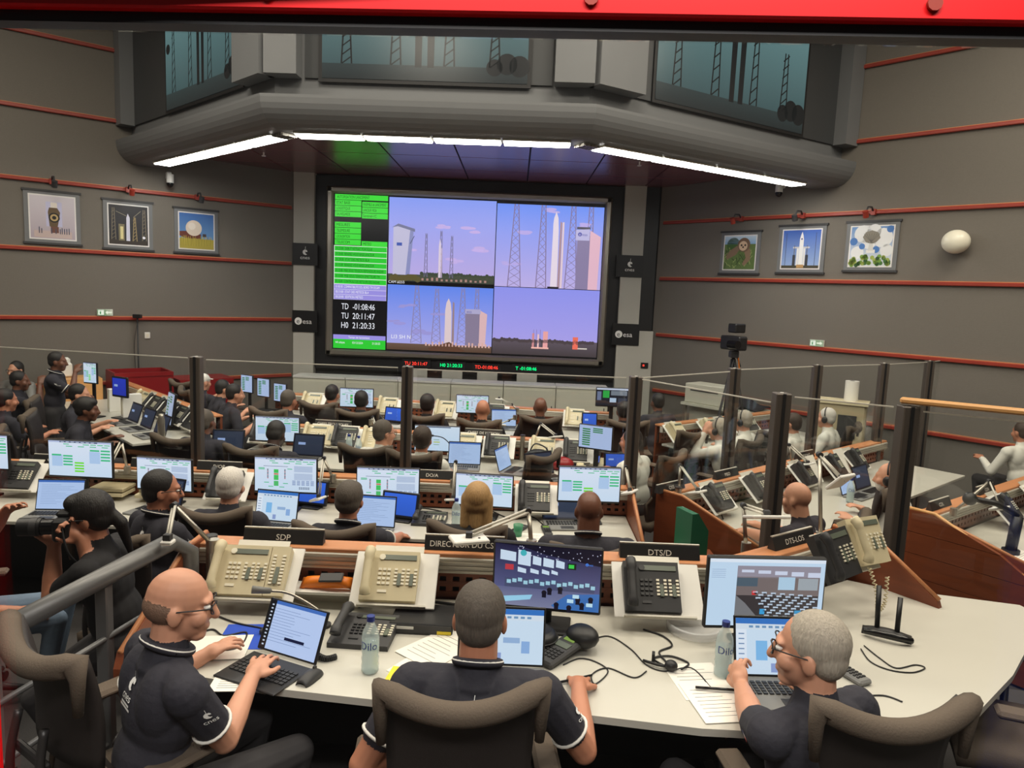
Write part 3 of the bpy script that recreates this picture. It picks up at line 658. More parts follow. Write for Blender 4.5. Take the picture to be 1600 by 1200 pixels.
# ---------------------------------------------------------------- office chair (sitter faces +Y)
def chair_kit():
    def sad(u): return 1.04 - .055 * math.cos(PI * (u - .5) * 1.0) * 1 + .0      # saddle top edge height
    def bow(x): return -.25 + .55 * (x / .26) ** 2 * .12
    def upper(u, v):
        x = (-.222 + .444 * u) * (1 - .08 * (1 - v)); top = 1.05 + .05 * (2 * u - 1) ** 2; z = .72 + (top - .72) * v
        return (x, bow(x) - .05 * v + .02 * math.sin(PI * v), z)
    def lower(u, v):
        w = .215 - .04 * v + .02 * math.sin(PI * v); x = -w + 2 * w * u; z = .47 + .3 * v - .03 * (2 * u - 1) ** 2 * (1 if v > .5 else -1)
        return (x, -.215 + .06 * (x / .24) ** 2 - .02 * v + .03 * math.sin(PI * v), z)
    up = MB().grid(upper, 14, 8, 'chair_mesh', -.028)
    rp = [Vector(upper(u / 16, 1)) + Vector((0, -.014, .0)) for u in range(17)]
    roll = MB().tube([rp[0] + Vector((.0, 0, -.16)), rp[0] + Vector((-.004, 0, -.05))] + rp + [rp[-1] + Vector((.004, 0, -.05)), rp[-1] + Vector((0, 0, -.16))], [.014, .022] + [.036] * 17 + [.022, .014], 'chair_fab', 10)
    rim = MB().tube([lower(0, 0), lower(0, .5), lower(0, 1)] + [lower(u / 6, 1) for u in range(1, 7)] + [lower(1, .5), lower(1, 0)], .012, 'chair_fab', 6)
    lo = MB().grid(lower, 10, 6, 'chair_mesh', -.03)
    st = MB()
    for s in (-1, 1): st.tube(smoothpts([(s * .09, -.19, .40), (s * .12, -.30, .50), (s * .10, -.325, .70), (s * .085, -.30, .86)], 5), .013, 'chair_plast', 8)
    st.tube(smoothpts([(-.11, -.315, .66), (-.06, -.31, .57), (.06, -.31, .57), (.11, -.315, .66)], 5), .012, 'chair_plast', 8)
    st.box((0, -.3, .74), (.2, .02, .035), 'chair_plast', ch=.006)
    def seatf(u, v):
        x = -.25 + .5 * u; y = -.22 + .47 * v; return (x * (1 - .12 * v * v), y, .485 - .05 * max(0, v - .75) ** 1.0 * 2 + .012 * math.sin(PI * u))
    se = MB().grid(seatf, 10, 10, 'chair_fab', -.075)
    arms = []
    for s in (-1, 1):
        arms.append(('armrest', MB().box((s * .29, .02, .69), (.085, .26, .03), 'chair_fab', ch=.012).tube([(s * .22, -.03, .43), (s * .29, -.03, .46), (s * .29, -.02, .68)], .017, 'chair_plast', 8)))
    col = MB().cyl((0, 0, .1), .03, .32, 'chair_plast', 12).box((0, 0, .42), (.2, .26, .04), 'chair_plast')
    base = MB(); cast = []
    for k in range(5):
        a = 2 * PI * k / 5 + .3; e = Vector((math.cos(a), math.sin(a), 0))
        base.tube([(0, 0, .12), tuple(e * .16 + Vector((0, 0, .105))), tuple(e * .3 + Vector((0, 0, .075)))], [.03, .024, .016], 'chair_plast', 8)
        cast.append(('caster', MB().cyl((0, 0, -.02), .028, .04, 'black', 12, TR(e.x * .3, e.y * .3, .029, a, PI / 2))))
    L = [('upper_back', up), ('head_roll', roll), ('lower_back', lo, [('piping', rim)]), ('back_frame', st), ('seat', se)] + arms + [('column', col), ('base', base)] + cast
    return [(p[0], p[1].mesh(p[0])) + ((([(q[0], q[1].mesh(q[0])) for q in p[2]]),) if len(p) > 2 else ()) for p in L]
CHAIR = chair_kit()
def chair(x, y, z, yaw, label, group=None): return thing('office_chair', label, 'chair', TR(x, y, z, yaw), CHAIR, group)
# ---------------------------------------------------------------- console desks (operator on the -Y side)
def lattice_panel(L, z0, z1, pitch=.062, m='wood', y=0.):
    mb = MB(); n = max(2, int(L / pitch)); p = L / n; hz = (z1 - z0)
    rows = [(z0, z0 + .22 * hz), (z0 + .42 * hz, z0 + .62 * hz), (z0 + .82 * hz, z1)]
    for a, b in rows: mb.box((L / 2, y, (a + b) / 2), (L, .014, b - a), m)
    for k in range(n + 1): mb.box((min(max(k * p, .012), L - .012), y, (z0 + z1) / 2), (p * .5, .011, hz), m)
    mb.box((L / 2, y + .03, (z0 + z1) / 2), (L, .006, hz), 'black'); return mb
def console(label, A, B, z, depth=.9, ends=(1, 1), desk=None, cat='desk', deskz=.74, group=None):
    A, B = Vector(A), Vector(B); d = B - A; L = d.length; M = TR(A.x, A.y, z, math.atan2(d.y, d.x)); e = deskz
    parts = []
    top = MB()
    if desk: top.prism(desk, e - .028, e, 'desk_white')
    elif desk == (): pass
    else: top.box((L / 2, -depth / 2 - .02, e - .014), (L - .04, depth, .028), 'desk_white', ch=.004)
    if top.v: parts.append(('desktop', top))
    parts.append(('lattice_panel', lattice_panel(L, e + .005, e + .13)))
    rl = MB().box((L / 2, -.015, e + .172), (L, .05, .075), 'alu_light', ch=.004)
    for q in (.148, .170, .192): rl.box((L / 2, -.042, e + q), (L, .006, .006), 'alu')
    parts.append(('rail', rl))
    parts.append(('ledge_cap', MB().box((L / 2, .03, e + .218), (L, .12, .022), 'wood_cap_and_glint', ch=.004)))
    parts.append(('back_panel', MB().box((L / 2, .07, e / 2 + .1), (L, .025, e + .2), 'wood')))
    if desk != (): parts.append(('kneehole_panel', MB().box((L / 2, -.12, e / 2), (L - .1, .02, e - .1), 'black')))
    for i, x in ((0, 0.), (1, L)):
        if ends[i]:
            pl = [(.08, .02), (.08, e + .245), (-.16, e + .245), (-depth * .96, e + .035), (-depth, e - .02), (-depth, e - .10), (-.3, .02)]
            mb = MB().prism(pl, -.016, .016, 'wood_y', Matrix(((0, 0, 1, x), (1, 0, 0, 0), (0, 1, 0, 0), (0, 0, 0, 1))))
            mb.tube([(x, .08, e + .247), (x, -.16, e + .247), (x, -depth * .97, e + .037)], .012, 'wood_cap_and_glint', 6)
            parts.append(('end_panel', mb))
    for k in range(max(2, int(L / 1.3) + 1)):
        x = .12 + (L - .24) * k / max(1, int(L / 1.3)); parts.append(('leg', MB().tube([(x, -.1, .01), (x, -.1, e - .03)], .025, 'steel_grey', 8).box((x, -.35, .02), (.05, .6, .03), 'steel_grey')))
    t = thing('console_desk', label, cat, M, parts, group); return M, L
def rail_post(M, x, label, h=.26):
    one('rail_post', MB().cyl((0, 0, 0), .026, h, 'alu', 14).cyl((0, 0, h), .028, .012, 'dgrey', 14), label, 'post', M @ TR(x, -.03, .74))
def nameplate(txt, p, z, yaw, w=.37, label=None):
    cv = Canvas(w, .062, C(30, 29, 29)); cv.text(.5, .27, .62, txt, C(228, 224, 214), 2, 'c', 1.05, fit=.86)
    V = [(0, 0, 0), (w, 0, 0), (w, .05, 0), (0, .05, 0), (0, .028, .064), (w, .028, .064), (w, .036, .064), (0, .036, .064)]
    F = [(3, 2, 1, 0), (0, 1, 5, 4), (4, 5, 6, 7), (2, 3, 7, 6), (1, 2, 6, 5), (3, 0, 4, 7)]
    return thing('name_plate', label or 'black desk name plate reading %s' % txt, 'sign', TR(p[0], p[1], z, yaw) @ TR(-w / 2, 0, 0),
          [('bar', MB().add(V, F, 'dgrey').box((w / 2, .032, .066), (w, .012, .005), 'alu_light')), ('lettering', cv.mesh('print', 'lettering'), None, TR(0, -.0012, .001, 0, -.414))])
# ---------------------------------------------------------------- screens
GB, CY, WB = C(60, 190, 130), C(70, 196, 150), C(206, 226, 246)
def bars(c, spec, col=GB, L=2):
    for x, y, w in spec: c.rect(x, y, x + w, y + .022, col, L)
def ui_head(c):
    c.rect(0, 0, 1, 1, C(204, 224, 246), 0, top=C(222, 232, 250)); c.rect(.0, .955, 1, 1, C(178, 190, 226), 1); c.rect(.18, .955, .78, .99, C(64, 78, 110), 2)
    for k in range(7): c.rect(.2 + k * .08, .965, .25 + k * .08, .983, C(190, 200, 220), 3)
    bars(c, [(.24, .9, .09), (.55, .9, .1), (.67, .9, .09), (.78, .9, .09), (.89, .9, .09), (.28, .84, .1), (.47, .84, .1), (.66, .84, .1), (.85, .84, .1)])
def ui_flow(w, h, a=GB):          # column chart with procedure boxes
    c = Canvas(w, h); ui_head(c)
    c.rect(.05, .27, .22, .6, C(176, 204, 240), 1); c.rect(.65, .38, .82, .72, C(176, 204, 240), 1)
    for x, ys, col in ((.05, (.57,), a), (.23, (.55, .47, .39, .3), a), (.41, (.36, .28, .2, .12), C(110, 226, 40)), (.66, (.73,), a), (.83, (.73, .64, .55, .46), a)):
        for y in ys: c.rect(x, y, x + .15, y + .045, col, 2)
    return c
def ui_syn(w, h):          # synoptic with a central green column and tables
    c = Canvas(w, h); ui_head(c); c.rect(.14, .745, .54, .76, C(120, 130, 160), 2)
    bars(c, [(.06, .68, .1), (.06, .645, .1), (.53, .67, .08), (.15, .25, .08), (.46, .23, .08), (.22, .13, .08), (.4, .12, .08)])
    for y0, y1, cl in ((.55, .66, C(70, 196, 96)), (.5, .54, C(210, 110, 70)), (.34, .49, C(70, 196, 96)), (.16, .31, C(80, 190, 110))): c.rect(.31, y0, .385, y1, cl, 2)
    for x in (.2, .48):
        for k in range(9): c.rect(x, .38 + .033 * k, x + .022, .402 + .033 * k, C(50, 56, 70) if k % 3 else C(190, 90, 110), 2)
    for y0, y1 in ((.6, .78), (.36, .56)):
        c.rect(.64, y0, .94, y1, C(190, 206, 232), 1)
        for k in range(6): c.rect(.64, y0 + (y1 - y0) * k / 6, .94, y0 + (y1 - y0) * k / 6 + .006, C(160, 176, 210), 2)
    for i in range(5):
        for k in range(5): c.rect(.61 + .075 * i, .2 + .03 * k, .665 + .075 * i, .218 + .03 * k, C(130, 150, 196), 2)
    for i in range(6):
        for k in range(2): c.rect(.72 + .03 * i, .08 + .04 * k, .74 + .03 * i, .105 + .04 * k, C(70, 84, 120), 2)
    return c
def ui_few(w, h):
    c = Canvas(w, h); c.rect(0, 0, 1, 1, C(200, 224, 250), 0, top=C(216, 232, 252)); c.rect(.18, .95, .8, .99, C(64, 78, 110), 2); bars(c, [(.05, .9, .09), (.15, .9, .09), (.08, .83, .09)]); bars(c, [(.42, .44, .13), (.42, .24, .13)], C(110, 160, 120)); c.rect(.42, .33, .56, .38, C(190, 206, 120), 2); return c
def ui_list(w, h):
    c = Canvas(w, h); c.rect(0, 0, 1, 1, C(178, 196, 236), 0)
    for k in range(8): c.rect(.1, .1 + .1 * k, .34, .16 + .1 * k, C(52, 130, 66), 2)
    for k in range(3): c.rect(.42, .7 + .08 * k, .72, .75 + .08 * k, C(52, 130, 66), 2)
    return c
def ui_doc(w, h, tint=C(176, 200, 240)):
    c = Canvas(w, h); c.rect(0, 0, 1, 1, tint, 0); c.rect(0, .93, 1, 1, C(66, 110, 190), 1)
    for k in range(12): c.rect(.08, .84 - .06 * k, .08 + random.uniform(.3, .8), .847 - .06 * k, C(110, 130, 176), 1)
    return c
def ui_tablet(w, h):
    c = ui_doc(w, h, C(186, 206, 246)); c.rect(0, 0, .1, 1, C(16, 18, 24), 2)
    for k in range(12): c.rect(.03, .06 + .075 * k, .065, .09 + .075 * k, C(200, 210, 230), 3)
    c.rect(.4, .26, .76, .32, C(16, 24, 60), 3); return c
def ui_sheet(w, h):
    c = Canvas(w, h); c.rect(0, 0, 1, 1, C(206, 226, 246), 0); c.rect(0, .9, 1, 1, C(54, 116, 196), 1); c.rect(0, .8, 1, .9, C(214, 226, 240), 1); c.rect(0, 0, .13, .8, C(226, 236, 250), 1)
    for k in range(8): c.rect(.03, .08 + .09 * k, .1, .1 + .09 * k, C(110, 140, 180), 2); 
    c.rect(.24, .25, .38, .6, C(128, 186, 236), 2); c.rect(.52, .38, .72, .48, C(150, 180, 220), 2); c.rect(.74, .2, .84, .42, C(140, 176, 226), 2); c.rect(.42, .04, .5, .2, C(140, 160, 210), 2)
    for k in range(9): c.rect(.16 + .08 * k, .83, .21 + .08 * k, .87, C(110, 150, 190), 2)
    return c
def ui_dark(w, h, accent=C(46, 92, 200)):
    c = Canvas(w, h, C(20, 26, 44)); c.rect(.04, .05, .96, .95, accent, 1, top=tuple(q * 1.3 for q in accent)); c.rect(.16, .5, .4, .62, C(170, 196, 250), 2); return c
def ui_off(w, h): return ui_dark(w, h, C(44, 54, 74))
def ui_mix(w, h):
    c = Canvas(w, h, C(28, 30, 40)); c.rect(0, .9, 1, 1, C(196, 204, 226), 1); c.rect(.2, .45, .4, .86, C(46, 170, 70), 1); c.rect(.45, .6, .95, .86, C(120, 128, 140), 1); c.rect(.42, .2, .62, .45, C(180, 200, 226), 1); c.rect(.68, .1, .95, .45, C(60, 64, 80), 1); c.rect(.02, .3, .15, .8, C(110, 120, 150), 1); return c
def ui_room(w, h):        # a control room seen on a screen
    c = Canvas(w, h); c.rect(0, 0, 1, 1, C(96, 100, 150), 0, top=C(30, 28, 60)); c.poly([(0, 1), (1, 1), (1, .74), (.5, .86), (.25, .97)], C(16, 14, 34), 1)
    for k in range(34): c.circ(random.uniform(.2, 1), 1 - random.uniform(.02, .2) * 1, .005, C(220, 220, 250), 2, 6)
    wt = C(206, 224, 244)
    for x0, y0, x1, y1 in ((.05, .74, .2, .9), (.22, .68, .34, .92), (.36, .7, .44, .84), (.46, .68, .56, .82), (.58, .68, .66, .8), (.22, .56, .3, .64), (.34, .56, .42, .63), (.45, .56, .52, .63), (.54, .57, .6, .63)): c.poly([(x0, y0), (x1, y0 - .02), (x1, y1 - .03), (x0, y1)], wt, 2)
    c.rect(.69, .66, .77, .76, C(14, 30, 24), 2); c.rect(.7, .68, .75, .74, C(60, 210, 80), 3); c.rect(.1, .58, .18, .67, C(190, 60, 70), 2); c.circ(.27, .87, .03, C(70, 180, 190), 3)
    esa_mark(c, .87, .76, .05, C(70, 130, 230), C(30, 40, 110), 3)
    c.rect(0, 0, 1, .3, C(124, 128, 160), 2, top=C(96, 100, 140)); c.rect(.1, .3, .95, .45, C(70, 76, 110), 2)
    for k in range(16): c.rect(.12 + .053 * k, .36 + .02 * (k % 3), .16 + .053 * k, .42 + .02 * (k % 3), C(160, 206, 226), 3)
    c.poly([(.55, .05), (.7, .25), (1, .3), (1, .0), (.6, 0)], C(60, 110, 180), 3); c.poly([(0, .02), (.35, .12), (.37, .2), (0, .12)], C(150, 206, 236), 3)
    for x, y in ((.48, .25), (.53, .3), (.63, .33), (.8, .18), (.6, .07), (.92, .2), (.84, .1), (.72, .04)): c.circ(x, y, .025, C(24, 20, 34), 4, 10); c.rect(x - .02, y - .08, x + .02, y, C(22, 20, 36), 4)
    for x, y in ((.75, .2), (.7, .12), (.88, .08)): c.rect(x, y, x + .06, y + .06, C(190, 226, 244), 5)
    return c
def ui_hall(w, h):        # a hall full of desks on a window
    c = Canvas(w, h); c.rect(0, 0, 1, 1, C(196, 220, 244), 0); c.rect(0, .95, 1, 1, C(226, 236, 250), 1)
    def q(x, y): return (.24 + .72 * x, .1 + .8 * y)
    def R(x0, y0, x1, y1, col, L=2): c.poly([q(x0, y0), q(x1, y0), q(x1, y1), q(x0, y1)], col, L)
    R(0, 0, 1, 1, C(60, 54, 56), 1); R(0, .78, 1, 1, C(150, 144, 158), 2); R(0, .45, 1, .8, C(120, 108, 108), 2); R(.5, .56, .7, .8, C(176, 206, 230), 3); R(.74, .56, .98, .78, C(160, 168, 176), 3); R(.0, .62, .25, .78, C(80, 96, 110), 3)
    for k in range(5): R(.05 + .2 * k, .88 - .02 * k, .2 + .2 * k, .93 - .01 * k, C(206, 214, 236), 3)
    c.poly([q(0, .45), q(.0, 0), q(.3, 0), q(.12, .3)], C(120, 120, 124), 3); R(.19, .46, .24, .54, C(206, 50, 50), 4)
    for i in range(9):
        for k in range(7):
            x, y = .2 + .11 * k + .05 * (i % 2) + .02 * i, .5 - .055 * i - .01 * k
            if x < .97: R(x, y, x + .06, y + .03, C(190, 206, 226), 4); R(x + .02, y - .02, x + .05, y + .005, C(40, 40, 48), 5)
    R(.3, .1, .36, .2, C(60, 160, 220), 5); R(.72, .12, .8, .18, C(60, 150, 200), 5)
    for k in range(5): c.rect(.02, .84 - .03 * k, .14, .845 - .03 * k, C(130, 150, 190), 2)
    return c
def monitor(x, y, z, yaw, ui, label, w=.49, h=.285, lift=.11, tilt=0., group=None, logo=None, brightness='screen', cat='monitor'):
    cv = ui(w - .016, h - .024)
    hs = MB().box((0, .018, h / 2), (w, .03, h), 'black', ch=.006).box((0, .045, h / 2), (w * .6, .03, h * .5), 'black', ch=.01)
    if logo: hs.cyl((0, 0, 0), .008, .002, 'alu_light', 12, TR(0, .003, .008, 0, PI / 2))
    M = TR(0, 0, lift, 0, -tilt)
    return thing('monitor', label, cat, TR(x, y, z, yaw), [('housing', hs, None, M), ('screen', cv.mesh(brightness, 'screen'), None, M @ TR(-(w - .016) / 2, .0024, .016)),
        ('stand', MB().box((0, .06, (lift + h * .5) / 2), (.05, .02, lift + h * .5), 'black', ch=.004).box((0, .04, .008), (.22, .17, .014), 'black', ch=.005))], group)
def laptop(x, y, z, yaw, ui, label, w=.33, d=.23, open_=1.85, m='mgrey', group=None, br='screen'):
    cv = ui(w - .016, d - .02); keys = MB()
    for r in range(5):
        for k in range(13): keys.box((-w / 2 + .03 + k * (w - .06) / 12, -.045 - r * .019, .018), (.016, .014, .004), 'key_dark')
    Ml = TR(0, 0, .014, 0, PI / 2 - open_)
    return thing('laptop', label, 'laptop', TR(x, y, z, yaw), [('base', MB().box((0, -d / 2, .008), (w, d, .014), m, ch=.004), [('keyboard', keys), ('touchpad', MB().box((0, -d + .045, .0155), (.1, .06, .001), 'dgrey'))]),
        ('lid', MB().box((0, .004, d / 2), (w, .007, d), 'black', ch=.003), [('screen', cv.mesh(br, 'screen'), None, TR(-(w - .016) / 2, -.0006, .01))], Ml)], group)
# ---------------------------------------------------------------- telephones
def phone_parts(body, keym, module=False, w=.25, keysets=3, cordless=False):
    l = .225; mb = MB()
    V = [(-w / 2, 0, 0), (w / 2, 0, 0), (w / 2, l, 0), (-w / 2, l, 0), (-w / 2, 0, .022), (w / 2, 0, .022), (w / 2, l, .052), (-w / 2, l, .052)]
    mb.add(V, [(3, 2, 1, 0), (4, 5, 6, 7), (0, 1, 5, 4), (2, 3, 7, 6), (1, 2, 6, 5), (3, 0, 4, 7)], body)
    def zt(y): return .022 + .030 * y / l
    x0 = -w / 2 + .068; dis = MB().box((x0 + .095, l - .03, zt(l - .03)), (.15, .024, .006), 'lcd'); ks = MB(); strips = MB()
    for r in range(4):
        for k in range(3): yy = .075 + r * .021; ks.box((x0 + .012 + k * .02, yy, zt(yy) + .002), (.014, .011, .006), keym if body != 'dgrey' else 'key_dark')
    for q in range(2):
        xx = x0 + .1 + q * .055; strips.box((xx, .108, zt(.108)), (.016, .085, .004), 'lcd')
        for r in range(5):
            for s in (-1, 1): yy = .075 + r * .016; ks.box((xx + s * .0165, yy, zt(yy) + .002), (.013, .009, .006), 'key_light')
    ks.box((x0 + .03, .04, zt(.04)), (.04, .012, .006), keym); ks.cyl((x0 + .015, l - .03, zt(l - .03)), .014, .005, keym, 12)
    hs = MB().tube(smoothpts([(-w / 2 + .03, .012, .055), (-w / 2 + .03, .04, .074), (-w / 2 + .03, .11, .082), (-w / 2 + .03, .18, .09), (-w / 2 + .03, .215, .08)], 4), [.024] * 4 + [.019] * 8 + [.024] * 5, body, 10)
    parts = [('body', mb), ('display', dis), ('keys', ks), ('key_strips', strips), ('handset', hs)]
    if module:
        m2 = MB(); Mx = TR(w / 2 + .003, 0, 0); V2 = [(a if a < 0 else a, b, c) for a, b, c in [(0, 0, 0), (.085, 0, 0), (.085, l, 0), (0, l, 0), (0, 0, .022), (.085, 0, .022), (.085, l, .052), (0, l, .052)]]
        m2.add(V2, [(3, 2, 1, 0), (4, 5, 6, 7), (0, 1, 5, 4), (2, 3, 7, 6), (1, 2, 6, 5), (3, 0, 4, 7)], 'beige'); m2.box((.042, .115, zt(.115)), (.018, .13, .004), 'lcd')
        for r in range(9):
            for s in (-1, 1): yy = .055 + r * .0155; m2.box((.042 + s * .021, yy, zt(yy) + .002), (.015, .009, .006), 'key_light')
        parts.append(('key_module', m2, None, Mx))
    return [(p[0], p[1].mesh(p[0])) + tuple(p[2:]) for p in parts]
PH_BEIGE, PH_MOD, PH_BLACK = phone_parts('beige', 'key_light'), phone_parts('beige', 'key_light', True), phone_parts('dgrey', 'key_dark')
def phone(kit, M, label, group=None): return thing('desk_phone', label, 'phone', M, kit, group)
def shelf(M, label, w=.37, d=.27, group=None):      # tilted white board hooked on the rail
    return thing('phone_shelf', label, 'shelf', M, [('board', MB().box((0, d / 2, -.006), (w, d, .01), 'white', ch=.003)), ('lip', MB().box((0, .004, .008), (w * .8, .008, .022), 'alu_light')), ('hook', MB().box((0, d + .01, -.015), (w * .6, .06, .006), 'alu_light').box((0, d * .6, -.03), (.05, .05, .05), 'dgrey'))], group)
def shelf_phone(p, z, yaw, kit, lab_s, lab_p, tilt=.82, dx=-.02, w=.37, group=None):
    M = TR(p[0], p[1], z, yaw, tilt); shelf(M, lab_s, w, group=group and group + ' shelves'); phone(kit, M @ TR(dx, .022, .001), lab_p, group)
def cordless(M, label, body='mgrey', lcd='lcd', group=None):
    ks = MB()
    for r in range(5):
        for k in range(3): ks.box((-.016 + .016 * k, .03 + .017 * r, .026), (.011, .009, .004), 'key_dark')
    return thing('handheld_phone', label, 'phone', M, [('body', MB().box((0, .1, .012), (.064, .2, .024), body, ch=.008)), ('display', MB().box((0, .145, .0248), (.046, .034, .002), lcd)), ('keys', ks), ('strip', MB().box((0, .178, .0248), (.04, .018, .002), 'dgrey'))], group)
emis('lcd_lit', C(150, 180, 90), .8)
def task_lamp(base, elbow, head, label, hs=(.15, .10), yaw=0., group=None, tiltx=0.):
    base, elbow, head = Vector(base), Vector(elbow), Vector(head); o = base.copy(); e, h = elbow - o, head - o
    arm = MB().tube([(0, 0, 0), tuple(e)], .011, 'alu', 8); ar2 = MB()
    d = (h - e).normalized(); s = d.orthogonal().normalized() * .009
    for k in (-1, 1): ar2.tube([tuple(e + s * k), tuple(h + s * k)], .0065, 'alu_light', 6)
    jn = MB().cyl((0, 0, -.015), .016, .03, 'dgrey', 10, TR(e.x, e.y, e.z, 0, PI / 2)).box(tuple(h), (.03, .03, .03), 'dgrey')
    return thing('task_lamp', label, 'lamp', TR(*o), [('pole', arm), ('arm', ar2), ('joint', jn), ('head', MB().box((0, 0, 0), (hs[0], hs[1], .018), 'white', ch=.005).cyl((hs[0] * .25, -hs[1] * .2, .009), .006, .003, 'dgrey', 8), None, TR(h.x, h.y, h.z - .02, yaw, tiltx)), ('clamp', MB().cyl((0, 0, -.03), .026, .06, 'alu', 12))], group)
def bottle(x, y, z, label, group=None):
    prof = [(.026, 0), (.033, .008), (.034, .03), (.031, .045), (.034, .06), (.031, .075), (.034, .09), (.034, .14), (.03, .165), (.016, .195), (.0135, .2), (.0135, .206)]
    wt = [(.024, .004), (.031, .01), (.031, .125), (.012, .126)]
    cv = Canvas(.1, .045); cv.text(.5, .2, .95, 'Dilo', C(30, 60, 140), 1, 'c')
    lb = MB(); lb.v = [(.0346 * math.sin((q[0] - .05) / .036), -.0346 * math.cos((q[0] - .05) / .036), q[2] + .095) for q in cv.v]; lb.f = cv.f; lb.m = [0] * len(cv.f); lb.s = [False] * len(cv.f); lb.mats = ['cap_blue']
    return thing('water_bottle', label, 'bottle', TR(x, y, z), [('body', MB().lathe(prof, 'pet', 20)), ('water', MB().lathe(wt, 'water', 20)), ('cap', MB().cyl((0, 0, .206), .0155, .02, 'cap_blue', 14)), ('label', lb.mesh('label', False))], group)
def mouse(M, label):
    return thing('computer_mouse', label, 'mouse', M, [('body', MB().grid(lambda u, v: ((-.031 + .062 * u) * (1 - .25 * (2 * v - 1) ** 4), -.055 + .11 * v, .002 + .034 * max(0, math.sin(PI * u)) ** .5 * max(0, math.sin(PI * (.08 + .84 * v))) ** .6), 10, 12, 'dgrey', -.002)), ('wheel', MB().cyl((0, 0, -.004), .009, .008, 'black', 10, TR(0, .03, .032, 0, 0, PI / 2)))])
def sheet(M, w, h, label, m='paper', lines=8, cat='paper', group=None):
    ln = MB()
    for k in range(lines): ln.box((w * .5 - w * .06 * (k % 3), h * (.15 + .75 * k / max(1, lines)), .0022), (w * (.75 - .12 * (k % 3)), .0025, .0004), 'mgrey')
    return thing('paper_sheet', label, cat, M, [('sheet', MB().box((w / 2, h / 2, .001), (w, h, .002), m)), ('print', ln)], group) if lines else one('paper_sheet', MB().box((w / 2, h / 2, .001), (w, h, .002), m), label, cat, M, group)
# ================================================================ people (body grown from primitives into one surface)
def rotm(x, y, z): return Matrix((x, y, z)).transposed()          # columns are axes
class Body:
    def __init__(s): s.pr = []
    def cap(s, a, b, r0, r1, m): s.pr.append(('c', Vector(a), Vector(b), r0, r1, m))
    def ell(s, c, r, m, R=None): s.pr.append(('e', Vector(c), Vector(r), R or Matrix.Identity(3), 0, m))
    def surface(s, voxel, mats, name, smooth=3):
        mb = MB()
        for p in s.pr:
            if p[0] == 'c':
                a, b, r0, r1 = p[1:5]; d = b - a; L = d.length; d = d / L if L > 1e-6 else Vector((0, 0, 1)); pts = []; rs = []
                for k in range(4): t = PI / 2 * k / 4; pts.append(a - d * r0 * math.cos(t)); rs.append(max(1e-4, r0 * math.sin(t)))
                pts.append(a); rs.append(r0)
                pts.append(b); rs.append(r1)
                for k in range(3, -1, -1): t = PI / 2 * k / 4; pts.append(b + d * r1 * math.cos(t)); rs.append(max(1e-4, r1 * math.sin(t)))
                mb.tube(pts, rs, 'white', 12)
            else:
                mb.ell((0, 0, 0), tuple(p[2]), 'white', 18, 12, Matrix.Translation(p[1]) @ p[3].to_4x4())
        o = link('tmp', mb.mesh('tmp')); md = o.modifiers.new('r', 'REMESH'); md.mode = 'VOXEL'; md.voxel_size = voxel; md.use_smooth_shade = True
        sm = o.modifiers.new('s', 'SMOOTH'); sm.iterations = smooth; sm.factor = .5
        dg = bpy.context.evaluated_depsgraph_get(); me = bpy.data.meshes.new_from_object(o.evaluated_get(dg)); old = o.data
        bpy.data.objects.remove(o); bpy.data.meshes.remove(old); me.name = name; me.materials.clear()
        for m in mats: me.materials.append(MATS[m])
        n = len(me.polygons); ce = np.empty(n * 3, 'f'); me.polygons.foreach_get('center', ce); ce = ce.reshape(-1, 3)
        best = np.full(n, 1e9); idx = np.zeros(n, 'i')
        for p in s.pr:
            if p[0] == 'c':
                a, b = np.array(p[1]), np.array(p[2]); ab = b - a; q = max(1e-9, ab @ ab); t = np.clip((ce - a) @ ab / q, 0, 1)
                d = np.linalg.norm(ce - a - t[:, None] * ab, axis=1) - (p[3] + (p[4] - p[3]) * t)
            else:
                R = np.array(p[3]); r = np.array(p[2]); l = (ce - np.array(p[1])) @ R / r; ln = np.linalg.norm(l, axis=1) + 1e-9
                d = (ln - 1) * np.linalg.norm((ce - np.array(p[1])), axis=1) / ln
            k = d < best; best[k] = d[k]; idx[k] = p[5]
        me.polygons.foreach_set('material_index', idx); me.polygons.foreach_set('use_smooth', np.ones(n, bool)); me.update(); return me
def hand(B, w, hd, pn, side, far=False, curl=.35, grip=0., m=0):
    hd = Vector(hd).normalized(); pn = (Vector(pn) - hd * Vector(pn).dot(hd)).normalized(); sd = hd.cross(pn) * side    # sd points to the thumb
    w = Vector(w); r = .012 if far else .0092
    B.ell(w + hd * .045, (.041, .052, .017), m, rotm(sd, hd, pn)); B.cap(w - hd * .01, w + hd * .03, .026, .03, m)
    for i, ln in enumerate((.072, .08, .074, .058)):
        off = .033 - .0225 * i; b = w + hd * (.082 - .004 * abs(i - 1)) + sd * off; spread = sd * (.14 - .1 * i)
        d = (hd + spread).normalized(); a = 0.
        for k, f in enumerate((.42, .32, .26)):
            a += curl * (.6 + .5 * k) + grip * (.9 if k else .6)
            e = b + (d * math.cos(a) + pn * math.sin(a)) * ln * f; B.cap(b, e, r * (1 - .06 * k), r * (.94 - .08 * k), m); b = e
    t0 = w + hd * .025 + sd * .034 + pn * .004; t1 = t0 + (hd * .75 + sd * .6 + pn * .25).normalized() * .04; t2 = t1 + (hd * .9 + sd * .15 + pn * (.35 + grip * .5)).normalized() * .032
    B.cap(t0, t1, .0145, .0115, m); B.cap(t1, t2, .011, .0095, m)
